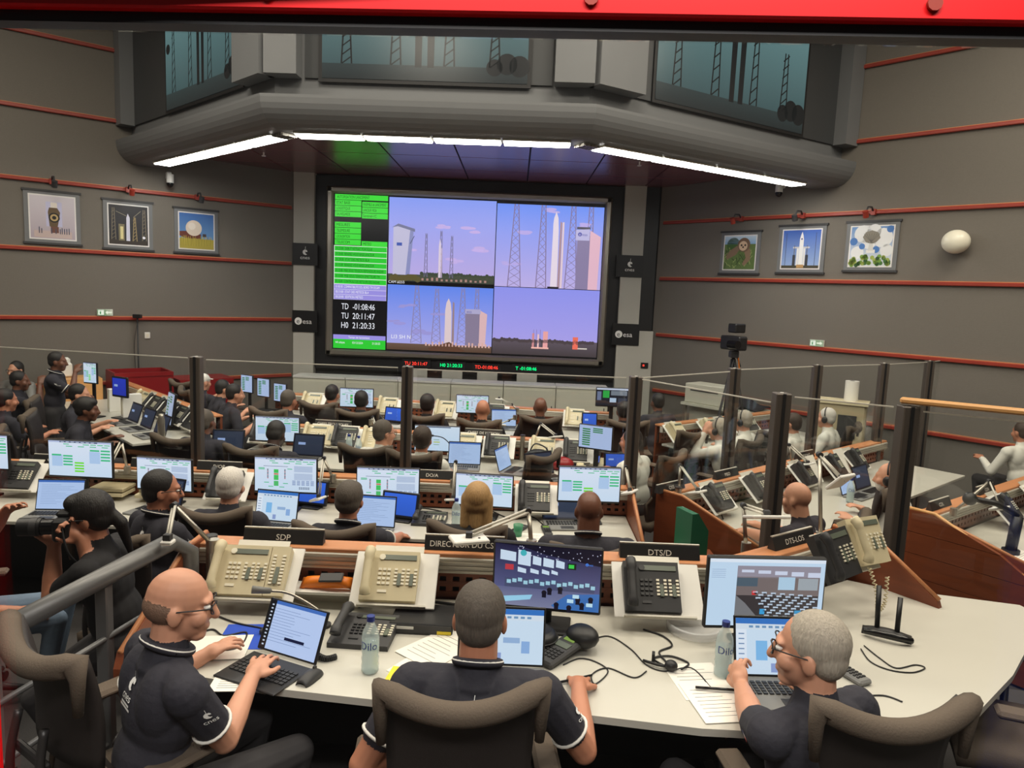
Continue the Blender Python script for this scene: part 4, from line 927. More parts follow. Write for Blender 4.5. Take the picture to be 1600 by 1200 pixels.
def person(label, x, y, z, yaw, shirt='navy', skin='skin_a', hair=('short', 'hair_brown'), lean=.12, twist=0., hy=0., hp=.1, hands=None, voxel=.012, stand=False, trousers='trouser', long_=False, trim=False, glasses=False, bw=1., logo=0, hz=.52, group=None, headset=False, legs=None, beard=None, extra=None, scale=1., hcurl=.35, hgrip=(0, 0), hdirs=None, sway=0.):
    far = voxel > .0095; B = Body(); hz = .93 if stand else hz
    pv = Vector((0, 0, hz)); s = Vector((math.sin(sway), math.sin(lean), math.cos(lean))).normalized(); sx = Vector((math.cos(twist), -math.sin(twist) * 1., 0)); sx = (sx - s * sx.dot(s)).normalized(); f = s.cross(sx)
    RT = rotm(sx, f, s); SK, SH, TRO, SHO, HS = 0, 1, 2, 3, 4
    B.ell(pv + s * .0, (.165 * bw, .125 * bw, .12), TRO); B.ell(pv + s * .13, (.155 * bw, .122 * bw, .16), SH, RT); B.ell(pv + s * .30 + f * .005, (.168 * bw, .115 * bw, .17), SH, RT)
    for q in (-1, 1): B.ell(pv + s * .36 - f * .03 + sx * q * .09 * bw, (.085, .075, .12), SH, RT)
    B.cap(pv + s * .425 - sx * .15 * bw, pv + s * .425 + sx * .15 * bw, .062, .062, SH); B.cap(pv + s * .44, pv + s * .498, .088, .066, SH)
    HR = Matrix.Rotation(yaw * 0 - hy, 3, 'Z') @ Matrix.Rotation(-hp, 3, 'X')
    nb = pv + s * .49; hc = pv + s * .555 + HR @ Vector((0, .02, .085))
    nr = min(1.2, max(1., bw)); B.cap(nb, hc + HR @ Vector((0, -.02, -.05)), .058 * nr, .056 * nr, SK)
    def H(a, b, c): return hc + HR @ Vector((a, b, c))
    hb = HS if hair[0] in ('stubble', 'balding') else SK
    B.ell(H(0, -.012, .022), (.0755, .096, .094), SK, HR); B.ell(H(0, .028, -.04), (.06, .07, .078), SK, HR); B.ell(H(0, .062, -.098), (.034, .032, .026), SK, HR)
    B.cap(H(0, .094, .008), H(0, .113, -.034), .010, .0155, SK); B.ell(H(0, .078, .022), (.052, .02, .014), SK, HR); B.ell(H(0, .088, -.07), (.026, .013, .012), SK, HR)
    for q in (-1, 1): B.ell(H(q * .077, -.008, -.018), (.011, .022, .033), SK, HR @ Matrix.Rotation(q * .3, 3, 'Z')); B.ell(H(q * .045, .06, -.03), (.026, .03, .03), SK, HR)
    if hair[0] == 'balding': B.ell(H(0, -.03, -.006), (.0785, .084, .062), HS, HR)
    if hair[0] == 'stubble': B.ell(H(0, -.022, .02), (.0775, .09, .078), HS, HR)
    if beard: B.ell(H(0, .048, -.072), (.058, .054, .056), 5, HR)
    # arms
    trims = []; S = {}
    hands = hands or ((-.2, .38, .77), (.2, .38, .77))
    for i, q in enumerate((-1, 1)):
        sh = pv + s * .42 + sx * q * .19 * bw; tgt = Vector(hands[i]); l1, l2 = .285, .262
        d = tgt - sh; D = min(d.length, l1 + l2 - .004); dn = d.normalized(); tgt = sh + dn * D
        ca = (l1 * l1 + D * D - l2 * l2) / (2 * l1 * D); ca = max(-1, min(1, ca)); pole = Vector((q * .55, -.35, -1.)); pole = (pole - dn * pole.dot(dn)).normalized()
        el = sh + dn * l1 * ca + pole * l1 * math.sqrt(1 - ca * ca)
        B.ell(sh + (el - sh) * .05, (.068, .068, .068), SH); k = .62
        if long_: B.cap(sh, el, .062, .05, SH); B.cap(el, tgt.lerp(el, .06), .05, .036, SH)
        else: B.cap(sh, sh.lerp(el, k), .066, .060, SH); B.cap(sh.lerp(el, k * .8), el, .049, .044, SK); B.cap(el, el.lerp(tgt, .4), .045, .043, SK); B.cap(el.lerp(tgt, .4), tgt, .042, .028, SK)
        fd = (tgt - el).normalized(); hd, pn = (hdirs[i] if hdirs and hdirs[i] else (fd + Vector((0, .15, 0)), (0, 0, -1)))
        hand(B, tgt, hd, pn, -q, far, hcurl, hgrip[i]); S[q] = (sh, el, tgt)
        if trim: trims.append((sh.lerp(el, k + .035), (el - sh).normalized(), .062))
    # legs
    for q in (-1, 1):
        if stand: hp_, kn, an = pv + Vector((q * .095, 0, -.03)), Vector((q * .11, .02, .5)), Vector((q * .12, -.02, .09))
        else: hp_, kn, an = pv + Vector((q * .095, .04, -.01)), Vector((q * .14, .46, hz)), Vector((q * .15, .38, .09))
        if legs: kn, an = Vector(legs[(q + 1) // 2][0]), Vector(legs[(q + 1) // 2][1])
        B.cap(hp_, kn, .09, .062, TRO); B.cap(kn, an, .06, .042, TRO); B.cap(an + Vector((0, -.03, -.045)), an + Vector((0, .16, -.055)), .036, .032, SHO)
    if extra: extra(B)
    hm = hair[1] if len(hair) > 1 else 'hair_brown'
    me = B.surface(voxel, [skin, shirt, trousers, 'shoe', hm, beard or hm], 'body', 3 if not far else 2)
    M = TR(x, y, z, yaw) @ Matrix.Scale(scale, 4)
    e = link('person', None, None, M, label=label, category='person')
    if group: e['group'] = group
    link('body', me, e)
    hv = max(voxel * .9, .006); Hh = Body()
    k = hair[0]
    if k in ('short', 'thick', 'long', 'pony', 'bun', 'bob'):
        g = 1.06 if k == 'short' else 1.13
        Hh.ell(H(0, -.024, .034), (.079 * g, .091 * g, .088 * g), 0, HR); Hh.ell(H(0, -.05, -.01), (.072 * g, .058 * g, .072), 0, HR)
        if k != 'short': Hh.ell(H(0, .03, .075), (.066, .06, .045), 0, HR)
        if k == 'long' or k == 'bob':
            for q in (-1, 0, 1): Hh.cap(H(q * .055, -.05 + .02 * abs(q), .02), H(q * .065, -.055 + .02 * abs(q), -.15 if k == 'bob' else -.22), .05, .04, 0)
        if k == 'pony':
            Hh.cap(H(0, -.1, .0), H(.0, -.14, -.06), .03, .032, 0); Hh.cap(H(0, -.14, -.06), H(.03, -.15, -.24), .032, .012, 0)
        if k == 'bun': Hh.ell(H(0, -.10, .04), (.05, .04, .05), 0, HR)
    if k == 'cap': Hh.ell(H(0, -.015, .045), (.083, .104, .082), 0, HR); Hh.ell(H(0, .11, .045), (.06, .06, .01), 0, HR)
    if Hh.pr:
        hm_ = Hh.surface(hv, [hm], 'hair', 2); link('hair' if k != 'cap' else 'cap', hm_, e)
    if trim:
        for c_, d_, r_ in trims:
            a = d_.orthogonal().normalized(); b = d_.cross(a); link('sleeve_trim', MB().tube([c_ + r_ * (math.cos(t) * a + math.sin(t) * b) for t in [2 * PI * j / 20 for j in range(21)]], .0055, 'trim_white', 6, caps=False).mesh('sleeve_trim'), e)
        c_ = pv + s * .486; cr = MB().tube([c_ + (.072 * math.cos(t)) * sx + (.076 * math.sin(t)) * f + s * (.016 - .024 * math.sin(t)) for t in [2 * PI * j / 24 for j in range(25)]], .013, shirt, 8, caps=False, flat=None)
        col_ = link('collar', cr.mesh('collar'), e); link('collar_stripe', MB().tube([c_ + (.08 * math.cos(t)) * sx + (.084 * math.sin(t)) * f + s * (.02 - .024 * math.sin(t)) for t in [2 * PI * j / 24 for j in range(25)]], .0042, 'trim_white', 6, caps=False).mesh('collar_stripe'), col_)
    if glasses:
        gm = MB()
        for q in (-1, 1):
            gm.tube([H(q * .034 + .026 * math.cos(t), .108 - .012 * abs(math.cos(t)), .004 + .02 * math.sin(t)) for t in [2 * PI * j / 14 for j in range(15)]], .0024, 'black', 5, caps=False); gm.tube([H(q * .062, .1, .01), H(q * .08, .05, .01), H(q * .083, -.005, .004), H(q * .083, -.02, -.015)], .0024, 'black', 5)
        gm.tube([H(-.01, .11, .008), H(.01, .11, .008)], .0024, 'black', 5); link('glasses', gm.mesh('glasses'), e)
    if not far:
        ey = MB()
        for q in (-1, 1): ey.ell(tuple(H(q * .033, .083, .004)), (.012, .012, .008), 'white', 8, 6); ey.ell(tuple(H(q * .034, .0935, .004)), (.0045, .003, .0045), 'black', 6, 5)
        link('eyes', ey.mesh('eyes'), e)
    if headset:
        hm2 = MB().tube([H(.088 * math.cos(t), -.01, .03 + .095 * math.sin(t)) for t in [PI * j / 12 for j in range(13)]], .007, 'black', 6)
        for q in (-1, 1): hm2.ell(tuple(H(q * .088, -.005, -.02)), (.018, .035, .04), 'black', 10, 7)
        link('headset', hm2.mesh('headset'), e)
    if logo:
        bv = BVHTree.FromPolygons([v.co for v in me.vertices], [tuple(p.vertices) for p in me.polygons])
        def deco(cv, name, o, u, v, rd):
            V = []; u, v, rd = Vector(u), Vector(v), Vector(rd)
            for q in cv.v:
                st = Vector(o) + u * (q[0] - cv.w / 2) + v * (q[2] - cv.h / 2) - rd * .5; hit = bv.ray_cast(st, rd)
                V.append(hit[0] - rd * (.004 - q[1]) if hit[0] else st + rd * .5)
            mm = bpy.data.meshes.new(name); mm.from_pydata(V, [], cv.f); mm.materials.append(MATS['print']); at = mm.color_attributes.new('Col', 'FLOAT_COLOR', 'POINT'); at.data.foreach_set('color', [t for c_ in cv.c for t in c_]); link(name, mm, e)
        cv = Canvas(.10, .13); cnes_mark(cv, .5, .5, .5); cv.rect(.18, .17, .82, .22, (.8, .8, .78), 1); cv.rect(.1, .08, .9, .13, (.8, .8, .78), 1)
        if logo & 1: deco(cv, 'shirt_logo', pv + s * .37 - sx * .0, sx, s, f)
        if logo & 2: 
            sh, el, _ = S[1]; cv2 = Canvas(.09, .09); cnes_mark(cv2, .5, .5, .55); deco(cv2, 'sleeve_logo', sh.lerp(el, .35), (0, 1, 0), (sh - el).normalized(), (-1, 0, 0))
        if logo & 4:
            sh, el, _ = S[-1]; cv3 = Canvas(.05, .035); cv3.rect(0, 0, .34, 1, C(30, 50, 120)); cv3.rect(.34, 0, .67, 1, C(230, 230, 230)); cv3.rect(.67, 0, 1, 1, C(200, 40, 40)); deco(cv3, 'sleeve_flag', sh.lerp(el, .4), (0, -1, 0), (sh - el).normalized(), (1, 0, 0))
    return e
def at_head(px, py, ztop, z0, yaw, lean=.12, sway=0., hz=.52, k=.70):
    """floor position of a seated sitter whose crown is seen at px,py"""
    p = P(px, py, ztop); fx, fy = -math.sin(yaw), math.cos(yaw); d = k * math.sin(lean) + .02
    return p.x - fx * d, p.y - fy * d
# ================================================================ partitions
T0, DZ = .3, 1.04            # platform height, first desk height
posts = {}
PD = {}
def post(n, p, w=.09):
    posts[n] = p; PD[n] = ('post', MB().box((0, 0, p.z / 2), (w, w, p.z), 'post_dark', ch=.006).box((0, -w / 2 - .002, p.z / 2), (.02, .006, p.z), 'black').cyl((0, 0, p.z), .012, .004, 'white', 8), None, TR(p.x, p.y, 0))
off = Vector((-.17, .2, 0))
post('a', W(307, 557, 5.93), .085); post('b', W(637, 572, 5.93), .085); post('A', W(994, 588, 5.93), .1)
post('B', P(1187, 580, 1.87) + off, .1); post('D', P(1316, 574, 1.87) + off, .09); post('E', P(1420, 571, 1.87) + off, .09); post('G', P(1490, 567, 1.87) + off, .09)
post('C', W(1222, 614, 4.75), .1); post('F', W(1420, 634, 4.4), .1)
posts['z'] = posts['a'] + Vector((-2.4, .35, 0)); posts['r'] = P(1640, 659, 1.9); posts['w'] = posts['G'] + Vector((.35, .35, 0))
def pane(a, b):
    p, q = posts[a], posts[b]; d = (q - p).to_2d(); L = d.length - .16; an = math.atan2(d.y, d.x); c = (p + q) / 2; h = min(p.z, q.z) - .02
    return ('pane', MB().box((0, 0, .25 + (h - .25) / 2), (L, .01, h - .25), 'glass'), [('top_edge', MB().box((0, 0, h + .004), (L, .012, .008), 'alu_light')), ('bottom_rail', MB().box((0, 0, .22), (L, .05, .06), 'post_dark'))], TR(c.x, c.y, 0, an))
thing('glass_partition', 'straight glass partition behind the monitors of the second desk row', 'partition', None, [PD['a'], PD['b'], PD['A'], pane('z', 'a'), pane('a', 'b'), pane('b', 'A')])
thing('glass_partition', 'glass partition slanting back to the wall behind the headset operators', 'partition', None, [PD['B'], PD['D'], PD['E'], PD['G'], pane('A', 'B'), pane('B', 'D'), pane('D', 'E'), pane('E', 'G'), pane('G', 'w')])
p, q = posts['F'], posts['r']; d = (q - p).to_2d()
thing('glass_partition', 'glass partition with a pale oak top rail beside the plank side panel', 'partition', None, [PD['C'], PD['F'], pane('A', 'C'), pane('C', 'F'), pane('F', 'r'), ('top_rail', MB().box((0, 0, 0), (d.length + .1, .07, .035), 'wood_oak', ch=.01), None, TR((p.x + q.x) / 2, (p.y + q.y) / 2, p.z + .03, math.atan2(d.y, d.x)))])
# ================================================================ console rows
A1 = (-1.45, 3.33)
desk1 = [(-1.43, 3.31), (-1.43, 2.6), (-.81, 2.48), (-.41, 2.43), (.27, 2.4), (.70, 2.34), (1.25, 2.33), (1.47, 2.36), (1.72, 2.48), (2.08, 2.8), (2.36, 3.1), (2.62, 3.42), (2.6, 3.52), (1.98, 3.68), (1.84, 3.76), (1.14, 3.3)]
M1, L1 = console('curved white console desk with the SDP and DTS/D name plates', A1, (1.12, 3.33), T0, .73, (1, 0), [(a - A1[0], b - A1[1]) for a, b in desk1])
M1w, L1w = console('angled wooden console wing carrying the DTS-LOS name plate', (1.15, 3.36), (1.86, 3.86), T0, .52, (0, 1), ())
M2, L2 = console('long console desk with six status monitors behind the SDP desk', (-4.5, 5.78), (.98, 5.74), 0, .75, (0, 1))
M3, L3 = console('console desk with beige phones behind the glass partition posts', (-2.75, 7.84), (1.05, 7.5), 0, .85, (0, 0))
M4, L4 = console('furthest console desk in front of the cream cabinets', (-3.3, 10.1), (1.35, 9.5), 0, .75, (0, 0))
ML, LL = console('slanting console desk beside the standing man, crowded with phones', (-5.65, 10.5), (-3.35, 8.15), 0, .85, (0, 0))
MR1, LR1 = console('angled console desk behind the green file box', (1.25, 5.62), (4.35, 8.35), 0, .85, (1, 0))
a, b = P(1032, 665, .96), P(1165, 647, .96)
MR0, LR0 = console('console desk of the headset operators in white shirts', (a.x, a.y), (b.x + .6, b.y + .35), 0, .8, (0, 0))
MR2, LR2 = console('angled console desk with a tall reddish-brown plank side panel', (3.05, 5.25), (5.0, 6.75), 0, .95, (1, 0))
# tall plank side of that desk
mb = MR2 @ TR(-.035, 0, 0)
th = thing('side_panel', 'tall reddish-brown plank panel with sloping top beside the oak-topped partition', 'panel', mb, [('plank', MB().prism([(.1, z0), (.1, min(z1, 1.02)), (-.12 if z1 > .9 else -.95 + max(0, z1 - .62) * 1.6, min(z1, 1.02)), (-.95 + max(0, z0 - .62) * 1.6, z0)], -.018, .018, 'wood_y', Matrix(((0, 0, 1, 0), (1, 0, 0, 0), (0, 1, 0, 0), (0, 0, 0, 1)))) ) for z0, z1 in ((.02, .19), (.194, .36), (.364, .53), (.534, .70), (.704, .86), (.864, 1.02))])
link('edge_band', MB().tube([(0, .1, 1.03), (0, -.12, 1.03), (0, -.97, .64)], .014, 'wood_oak', 6).mesh('edge_band'), th)
for x_, lab in ((.07, 'short alu post by the SDP name plate'), ): rail_post(M1, x_, lab)
rail_post(M1w, L1w - .06, 'short alu post at the end of the DTS-LOS wing')
rail_post(MR1, .12, 'short alu post behind the green file box')
# ---------------------------------------------------------------- name plates
for t, x0, y0, x1, y1, z, yaw in (('SDP', 385, 846, 500, 852, 1.27, 0), ('DIRECTEUR DU CSG', 668, 858, 783, 864, 1.27, 0), ('DTS/D', 975, 876, 1095, 885, 1.27, 0), ('DTS-LOS', 1215, 874, 1272, 852, 1.27, .61)):
    p, q = P(x0, y0, z), P(x1, y1, z); w = (q - p).length; yy = 3.34 if not yaw else None
    if yaw: c_ = M1w @ Vector((.42, .01, 0)); nameplate(t, (c_.x, c_.y), T0 + .74 + .23, yaw, .34)
    else: nameplate(t, ((p.x + q.x) / 2, 3.335), T0 + .74 + .23, 0, .38)
for t, px in (('CG/OP', 38), ('OV', 215), ('D/OP', 330), ('DO/A', 678)):
    p = P(px, 740, .98); nameplate(t, (p.x, 5.76), .971, 0, .36)
for t, px in (('CHEFS DE MISSION', 755), ('CHEFS TECHNIQUES', 500)):
    p = P(px, 680, .98); u = (p.x + 2.75) / 3.8; nameplate(t, (p.x, 7.84 - .34 * u + .0), .971, -.089, .4)
for t, k in (('MSO', .9), ('OSS', .1), ('ADJOINT', 2.3)):
    c_ = MR1 @ Vector((k, .01, 0)); nameplate(t, (c_.x, c_.y), .971, .72, .34)
for t, k in (('CDL', .42), ('CDR', 1.3)):
    c_ = MR2 @ Vector((k, .01, 0)); nameplate(t, (c_.x, c_.y), .971, .655, .34)
# ================================================================ first desk: screens, phones, small things
def D1(px, py): return P(px, py, DZ)
p = D1(850, 978); monitor(p.x, 3.03, DZ, -.12, ui_room, 'black monitor showing a wide control room in blue light', w=.475, h=.3, lift=.085)
p = D1(1188, 985); monitor(1.1, 2.93, DZ, .06, ui_hall, 'monitor showing a hall full of desks in a video window', w=.51, h=.315, lift=.09, logo=1)
# phones on tilted shelves along the rail
for px, py, kit, ls, lp, dx, w in ((388, 935, PH_MOD, 'tilted white shelf under the beige phone with the key module', 'beige desk phone with a wide key module, below the SDP plate', -.06, .4), (612, 942, PH_BEIGE, 'tilted white shelf under the beige phone beside the orange tester', 'beige desk phone beside the orange tester', -.02, .38), (1030, 968, PH_BLACK, 'tilted white shelf under the black phone below the DTS/D plate', 'black desk phone on a white shelf below the DTS/D plate', -.03, .4)):
    q = D1(px, py); x_ = W(px, py, 3.08).x; shelf_phone((x_, 3.06), DZ + .06, 0, kit, ls, lp, .72, dx, w)
# two phones on a bracket in the corner, tilted toward the right-hand sitter
Mk = TR(1.66, 3.32, DZ + .19, .55, .95)
thing('phone_shelf', 'grey bracket holding the black and the cream phone at the wing end', 'shelf', Mk, [('board', MB().box((.02, .12, -.006), (.4, .22, .01), 'alu_light', ch=.003)), ('bracket', MB().box((.0, .2, -.03), (.2, .04, .05), 'dgrey'))])
phone(PH_BLACK, Mk @ TR(-.09, 0, .001, .06), 'black desk phone tilted on the bracket at the wing end'); phone(PH_BEIGE, Mk @ TR(.155, .03, .001, -.04), 'cream desk phone beside the black one on the wing bracket')
q0 = Mk @ Vector((.06, .02, .05))
one('coiled_cord', coil([q0, q0 + Vector((.02, -.05, -.1)), q0 + Vector((.05, -.02, -.2)), q0 + Vector((.09, .0, -.17)), q0 + Vector((.1, .02, -.05))], .003, .008, 26, 'beige'), 'cream coiled handset cord hanging under the cream phone', 'cord')
q = D1(1385, 992)
thing('phone_handset', 'black phone handset lying on its base beside the corner bracket', 'phone', TR(q.x, q.y, DZ, -.5), [('base', MB().grid(lambda u, v: (-.1 + .2 * u, -.045 + .09 * v, .004 + .026 * math.sin(PI * u) ** .6 * math.sin(PI * v) ** .6), 10, 8, 'black', -.003)), ('handle', MB().tube(smoothpts([(-.09, -.06, .02), (-.04, -.075, .03), (.05, -.075, .03), (.1, -.05, .02)], 5), .014, 'black_gloss', 8)), ('strut', MB().tube([(-.04, .0, .02), (-.05, .06, .2)], .011, 'black', 8).tube([(.04, .0, .02), (.04, .07, .16)], .011, 'black', 8))])
# flat desk phone with its handset off the hook
q = D1(550, 1015); M = TR(q.x + .02, q.y, DZ, -.06); phone(PH_BLACK, M, 'black desk phone lying flat beside the water bottle and tablet')
q1 = D1(497, 1015); one('coiled_cord', coil([(q1.x + .01, q1.y + .0, DZ + .05), (q1.x + .0, q1.y - .05, DZ + .02), (q1.x + .05, q1.y - .09, DZ + .012), (q1.x + .09, q1.y - .07, DZ + .012)], .004, .009, 24), 'thick black coiled cord of the flat desk phone', 'cord')
# tablet computer with keyboard
q = D1(418, 1045); Mt = TR(q.x + .02, q.y + .02, DZ, -.42)
cv = ui_tablet(.27, .185); Ml = TR(0, .06, .012, 0, -.42)
kb = MB()
for r in range(5):
    for k in range(12): kb.box((-.118 + k * .0215, -.02 - r * .019, .011), (.017, .014, .003), 'key_dark')
thing('tablet_computer', 'tablet with a keyboard cover showing a document, in front of the bald man', 'tablet', Mt, [('keyboard_cover', MB().box((0, -.06, .004), (.29, .21, .008), 'black', ch=.003), [('keyboard', kb), ('touchpad', MB().box((0, -.14, .0085), (.1, .04, .001), 'dgrey'))]), ('slate', MB().box((0, .005, .1), (.292, .008, .2), 'black', ch=.003), [('screen', cv.mesh('screen', 'screen'), None, TR(-.135, .0002, .008))], Ml)])
q = D1(484, 1062); mouse(TR(q.x, q.y, DZ, -.35), 'black computer mouse beside the tablet')
# orange tester on a shelf strip
q = W(512, 925, 3.2)
thing('handheld_tester', 'orange handheld tester with a grey top lying below the lattice', 'tester', TR(q.x, 3.2, DZ + .09, -.05, .5), [('body', MB().grid(lambda u, v: (-.12 + .24 * u, -.03 + .06 * v, .012 + .035 * math.sin(PI * u) ** .3 * math.sin(PI * v) ** .4 + .015 * u), 10, 6, 'orange', -.02)), ('grip', MB().box((.03, 0, .055), (.11, .05, .012), 'dgrey', TR(0, 0, 0, 0, 0, -.1), .004))])
one('shelf_strip', MB().box((0, 0, 0), (.5, .12, .012), 'white').box((0, .04, -.04), (.4, .02, .07), 'alu_light'), 'narrow white shelf strip under the orange tester', 'shelf', TR(q.x - .05, 3.2, DZ + .075))
q = W(440, 955, 3.0)
cable('gooseneck_mic', [(q.x + .19, 2.98, DZ + .005), (q.x + .17, 2.99, DZ + .06), (q.x + .04, 3.0, DZ + .13), (q.x - .04, 2.98, DZ + .15)], 'bent gooseneck microphone over the small button panel', .006, 'alu', 'microphone', None, [('head', MB().tube([(q.x - .04, 2.98, DZ + .15), (q.x - .11, 2.95, DZ + .165)], [.012, .017], 'mgrey', 10)), ('foot', MB().cyl((q.x + .19, 2.98, DZ), .03, .012, 'dgrey', 14))])
q = D1(445, 985)
bt = MB()
for k in range(4): bt.cyl((-.05 + .03 * k, .0, .022), .008, .006, 'key_dark', 8)
thing('button_panel', 'small sloped intercom panel with lit green keys beside the tablet', 'panel', TR(q.x, q.y, DZ, -.2), [('body', MB().box((0, 0, .012), (.16, .14, .022), 'dgrey', ch=.004).box((.12, -.01, .015), (.08, .16, .028), 'beige_d', ch=.004)), ('knobs', bt), ('button', MB().box((.1, .05, .03), (.025, .022, .008), 'led_green')), ('button', MB().box((.13, .05, .03), (.025, .022, .008), 'led_green')), ('button', MB().box((.1, .02, .03), (.025, .02, .008), 'led_red'))])
q = D1(660, 985)
thing('set_top_box', 'flat black receiver box with a yellow sticker beside the papers', 'receiver', TR(q.x, q.y + .06, DZ, -.03), [('case', MB().box((0, 0, .026), (.27, .2, .046), 'black', ch=.004)), ('front', MB().box((0, -.102, .024), (.262, .004, .038), 'dgrey')), ('sticker', MB().box((.1, -.105, .014), (.06, .002, .013), 'yellow')), ('label', MB().box((-.07, -.105, .03), (.08, .002, .012), 'white'))])
q = D1(727, 990)
kk = MB()
for r in range(4):
    for k in range(4): kk.cyl((-.03 + .02 * k, -.04 + .026 * r, .024), .006, .004, 'white' if r != 1 else 'key_dark', 8)
thing('key_box', 'small grey key box with rows of white buttons beside the receiver', 'keypad', TR(q.x + .03, q.y + .03, DZ, -.12), [('case', MB().box((0, 0, .012), (.1, .15, .022), 'dgrey', ch=.004).box((0, .0, .0235), (.085, .11, .002), 'alu_light')), ('buttons', kk)])
p = D1(578, 1050); bottle(p.x, p.y, DZ, 'half full water bottle with a blue cap beside the flat phone'); p = D1(1128, 1056); bottle(p.x, p.y, DZ, 'water bottle with a blue cap in front of the hall monitor')
q = D1(625, 1045); sheet(TR(q.x - .05, q.y - .02, DZ, -.55), .21, .297, 'printed sheet lying beside the water bottle and yellow note'); q = D1(640, 1020); sheet(TR(q.x - .06, q.y, DZ + .003, -.7), .21, .297, 'upper printed sheet beside the receiver box')
q = D1(600, 1070); one('note_pad', MB().box((.05, .06, .004), (.11, .13, .008), 'yellow'), 'yellow note pad half under the papers', 'note', TR(q.x, q.y, DZ, -.15))
q = D1(345, 1010); sheet(TR(q.x - .02, q.y - .03, DZ, .1), .3, .22, 'blue folder lying behind the tablet', 'blue_cloth', 0, 'folder'); q = D1(320, 1030); sheet(TR(q.x - .1, q.y - .03, DZ + .003, .15), .25, .2, 'blank cream sheet under the bald man\'s hand', 'paper', 0)
q = D1(350, 1075); sheet(TR(q.x - .05, q.y - .03, DZ, .1), .21, .15, 'small printed sheet under the bald man\'s forearm')
# conference phone terminal and its bag
q = D1(862, 1035)
ky = MB()
for r in range(4):
    for k in range(4): ky.box((-.03 + .02 * k, .02 + .018 * r, .033), (.014, .011, .005), 'key_dark')
thing('conference_terminal', 'dark grey phone terminal with a lit display beside the blue-lit monitor', 'phone', TR(q.x - .03, q.y - .02, DZ, -.75, .12), [('body', MB().box((0, .09, .016), (.1, .22, .03), 'dgrey', ch=.008)), ('keys', ky), ('display', MB().box((0, .115, .033), (.07, .035, .003), 'lcd')), ('lit_display', MB().box((0, .165, .033), (.05, .025, .003), 'lcd_lit')), ('speaker', MB().ell((.02, .22, .03), (.075, .06, .045), 'black', 14, 9))])
q = D1(846, 1012); thing('cable_pouch', 'round black pouch behind the phone terminal', 'bag', TR(q.x - .02, q.y + .0, DZ), [('bag', MB().lathe([(.07, 0), (.085, .02), (.085, .06), (.06, .085), (.055, .08)], 'black', 18)), ('zip', MB().tube([(.0865 * math.cos(t), .0865 * math.sin(t), .05) for t in [2 * PI * j / 20 for j in range(21)]], .003, 'dgrey', 5, caps=False))])
# open laptops
laptop(.0, 2.68, DZ, .0, ui_sheet, 'laptop with a spreadsheet in front of the man with the striped collar', .34, .23, 1.75)
q = D1(1215, 1068); laptop(1.08, 2.68, DZ, .03, ui_sheet, 'silver laptop with a calendar page in front of the grey-haired man in glasses', .34, .23, 1.85)
q = D1(1160, 1030); kb = MB()
for r in range(5):
    for k in range(14): kb.box((-.13 + k * .02, -.04 + r * .02, .018), (.016, .015, .005), 'key_dark')
thing('computer_keyboard', 'black keyboard behind the silver laptop', 'keyboard', TR(q.x + .13, q.y + .06, DZ, .05), [('case', MB().box((0, 0, .008), (.31, .12, .015), 'black', ch=.004)), ('keys', kb)])
one('plastic_dish', MB().lathe([(.11, 0), (.125, .005), (.125, .035), (.115, .04), (.11, .03)], 'dish', 24), 'clear plastic lid lying beside the hall monitor', 'lid', TR(*D1(1085, 985)))
for px, py, px2, py2, z_, lab in ((1030, 1075, 1140, 1085, 0, 'printed sheet under the pen'), (1060, 1110, 1140, 1120, .003, 'printed form under the grey-haired man\'s hand')):
    q = D1(px + 50, py); sheet(TR(q.x - .04, q.y - .09, DZ + z_, .15), .21, .26, lab)
q = D1(1120, 1082); one('ball_pen', MB().tube([(-.08, 0, .011), (.07, 0, .011), (.085, 0, .011)], [.0055, .0055, .002], 'black_gloss', 8), 'black pen lying on the printed sheet', 'pen', TR(q.x, q.y, DZ + .004, -.06))
q = D1(1335, 1060); cordless(TR(q.x + .02, q.y - .06, DZ, .42), 'grey handheld phone lying beside the grey-haired man\'s shoulder', 'mgrey', 'lcd_lit')
q = D1(905, 1060); one('ball_pen', MB().tube([(-.06, 0, .008), (.07, 0, .02)], .005, 'black_gloss', 8), 'dark pen in front of the man with the striped collar', 'pen', TR(q.x - .02, q.y - .03, DZ, .3))
# cables on the white top
def wire(name, pix, lab, r=.0028, group=None, parts=None):
    name = 'loose_cable'
    return cable(name, [(*D1(a, b).to_2d(), DZ + r + .0006) for a, b in pix], lab, r, 'black', 'cable', group, parts)
wire('headset_cable', [(880, 1040), (905, 1030), (930, 1035), (950, 1050), (930, 1070), (925, 1055), (950, 1045), (990, 1060), (1010, 1050)], 'thin black cable looping beside the right hand of the man with the striped collar')
wire('headset_cable', [(915, 1005), (950, 995), (985, 1015), (1010, 1040), (1040, 1050), (1080, 1045), (1110, 1075)], 'long thin black cable crossing toward the water bottle')
q = D1(1040, 1045)
thing('headset', 'small black telephone headset lying on the white desk', 'headset', TR(q.x, q.y, DZ, -.2), [('earpiece', MB().ell((.02, -.01, .022), (.026, .026, .022), 'black', 12, 8)), ('mouthpiece', MB().tube([(-.09, .02, .012), (-.03, .0, .012), (.01, -.01, .016)], .006, 'black', 8)), ('band', MB().tube(smoothpts([(.0, .0, .01), (-.05, .06, .006), (.02, .1, .006), (.09, .06, .006), (.06, -.01, .012)], 6), .004, 'black', 6)), ('clip', MB().box((-.05, .04, .02), (.012, .03, .04), 'black'))])
wire('phone_cord', [(1005, 985), (1035, 995), (1050, 1010), (1030, 1020), (1040, 1035)], 'black phone cord hanging from the shelf below the DTS/D plate', .004)
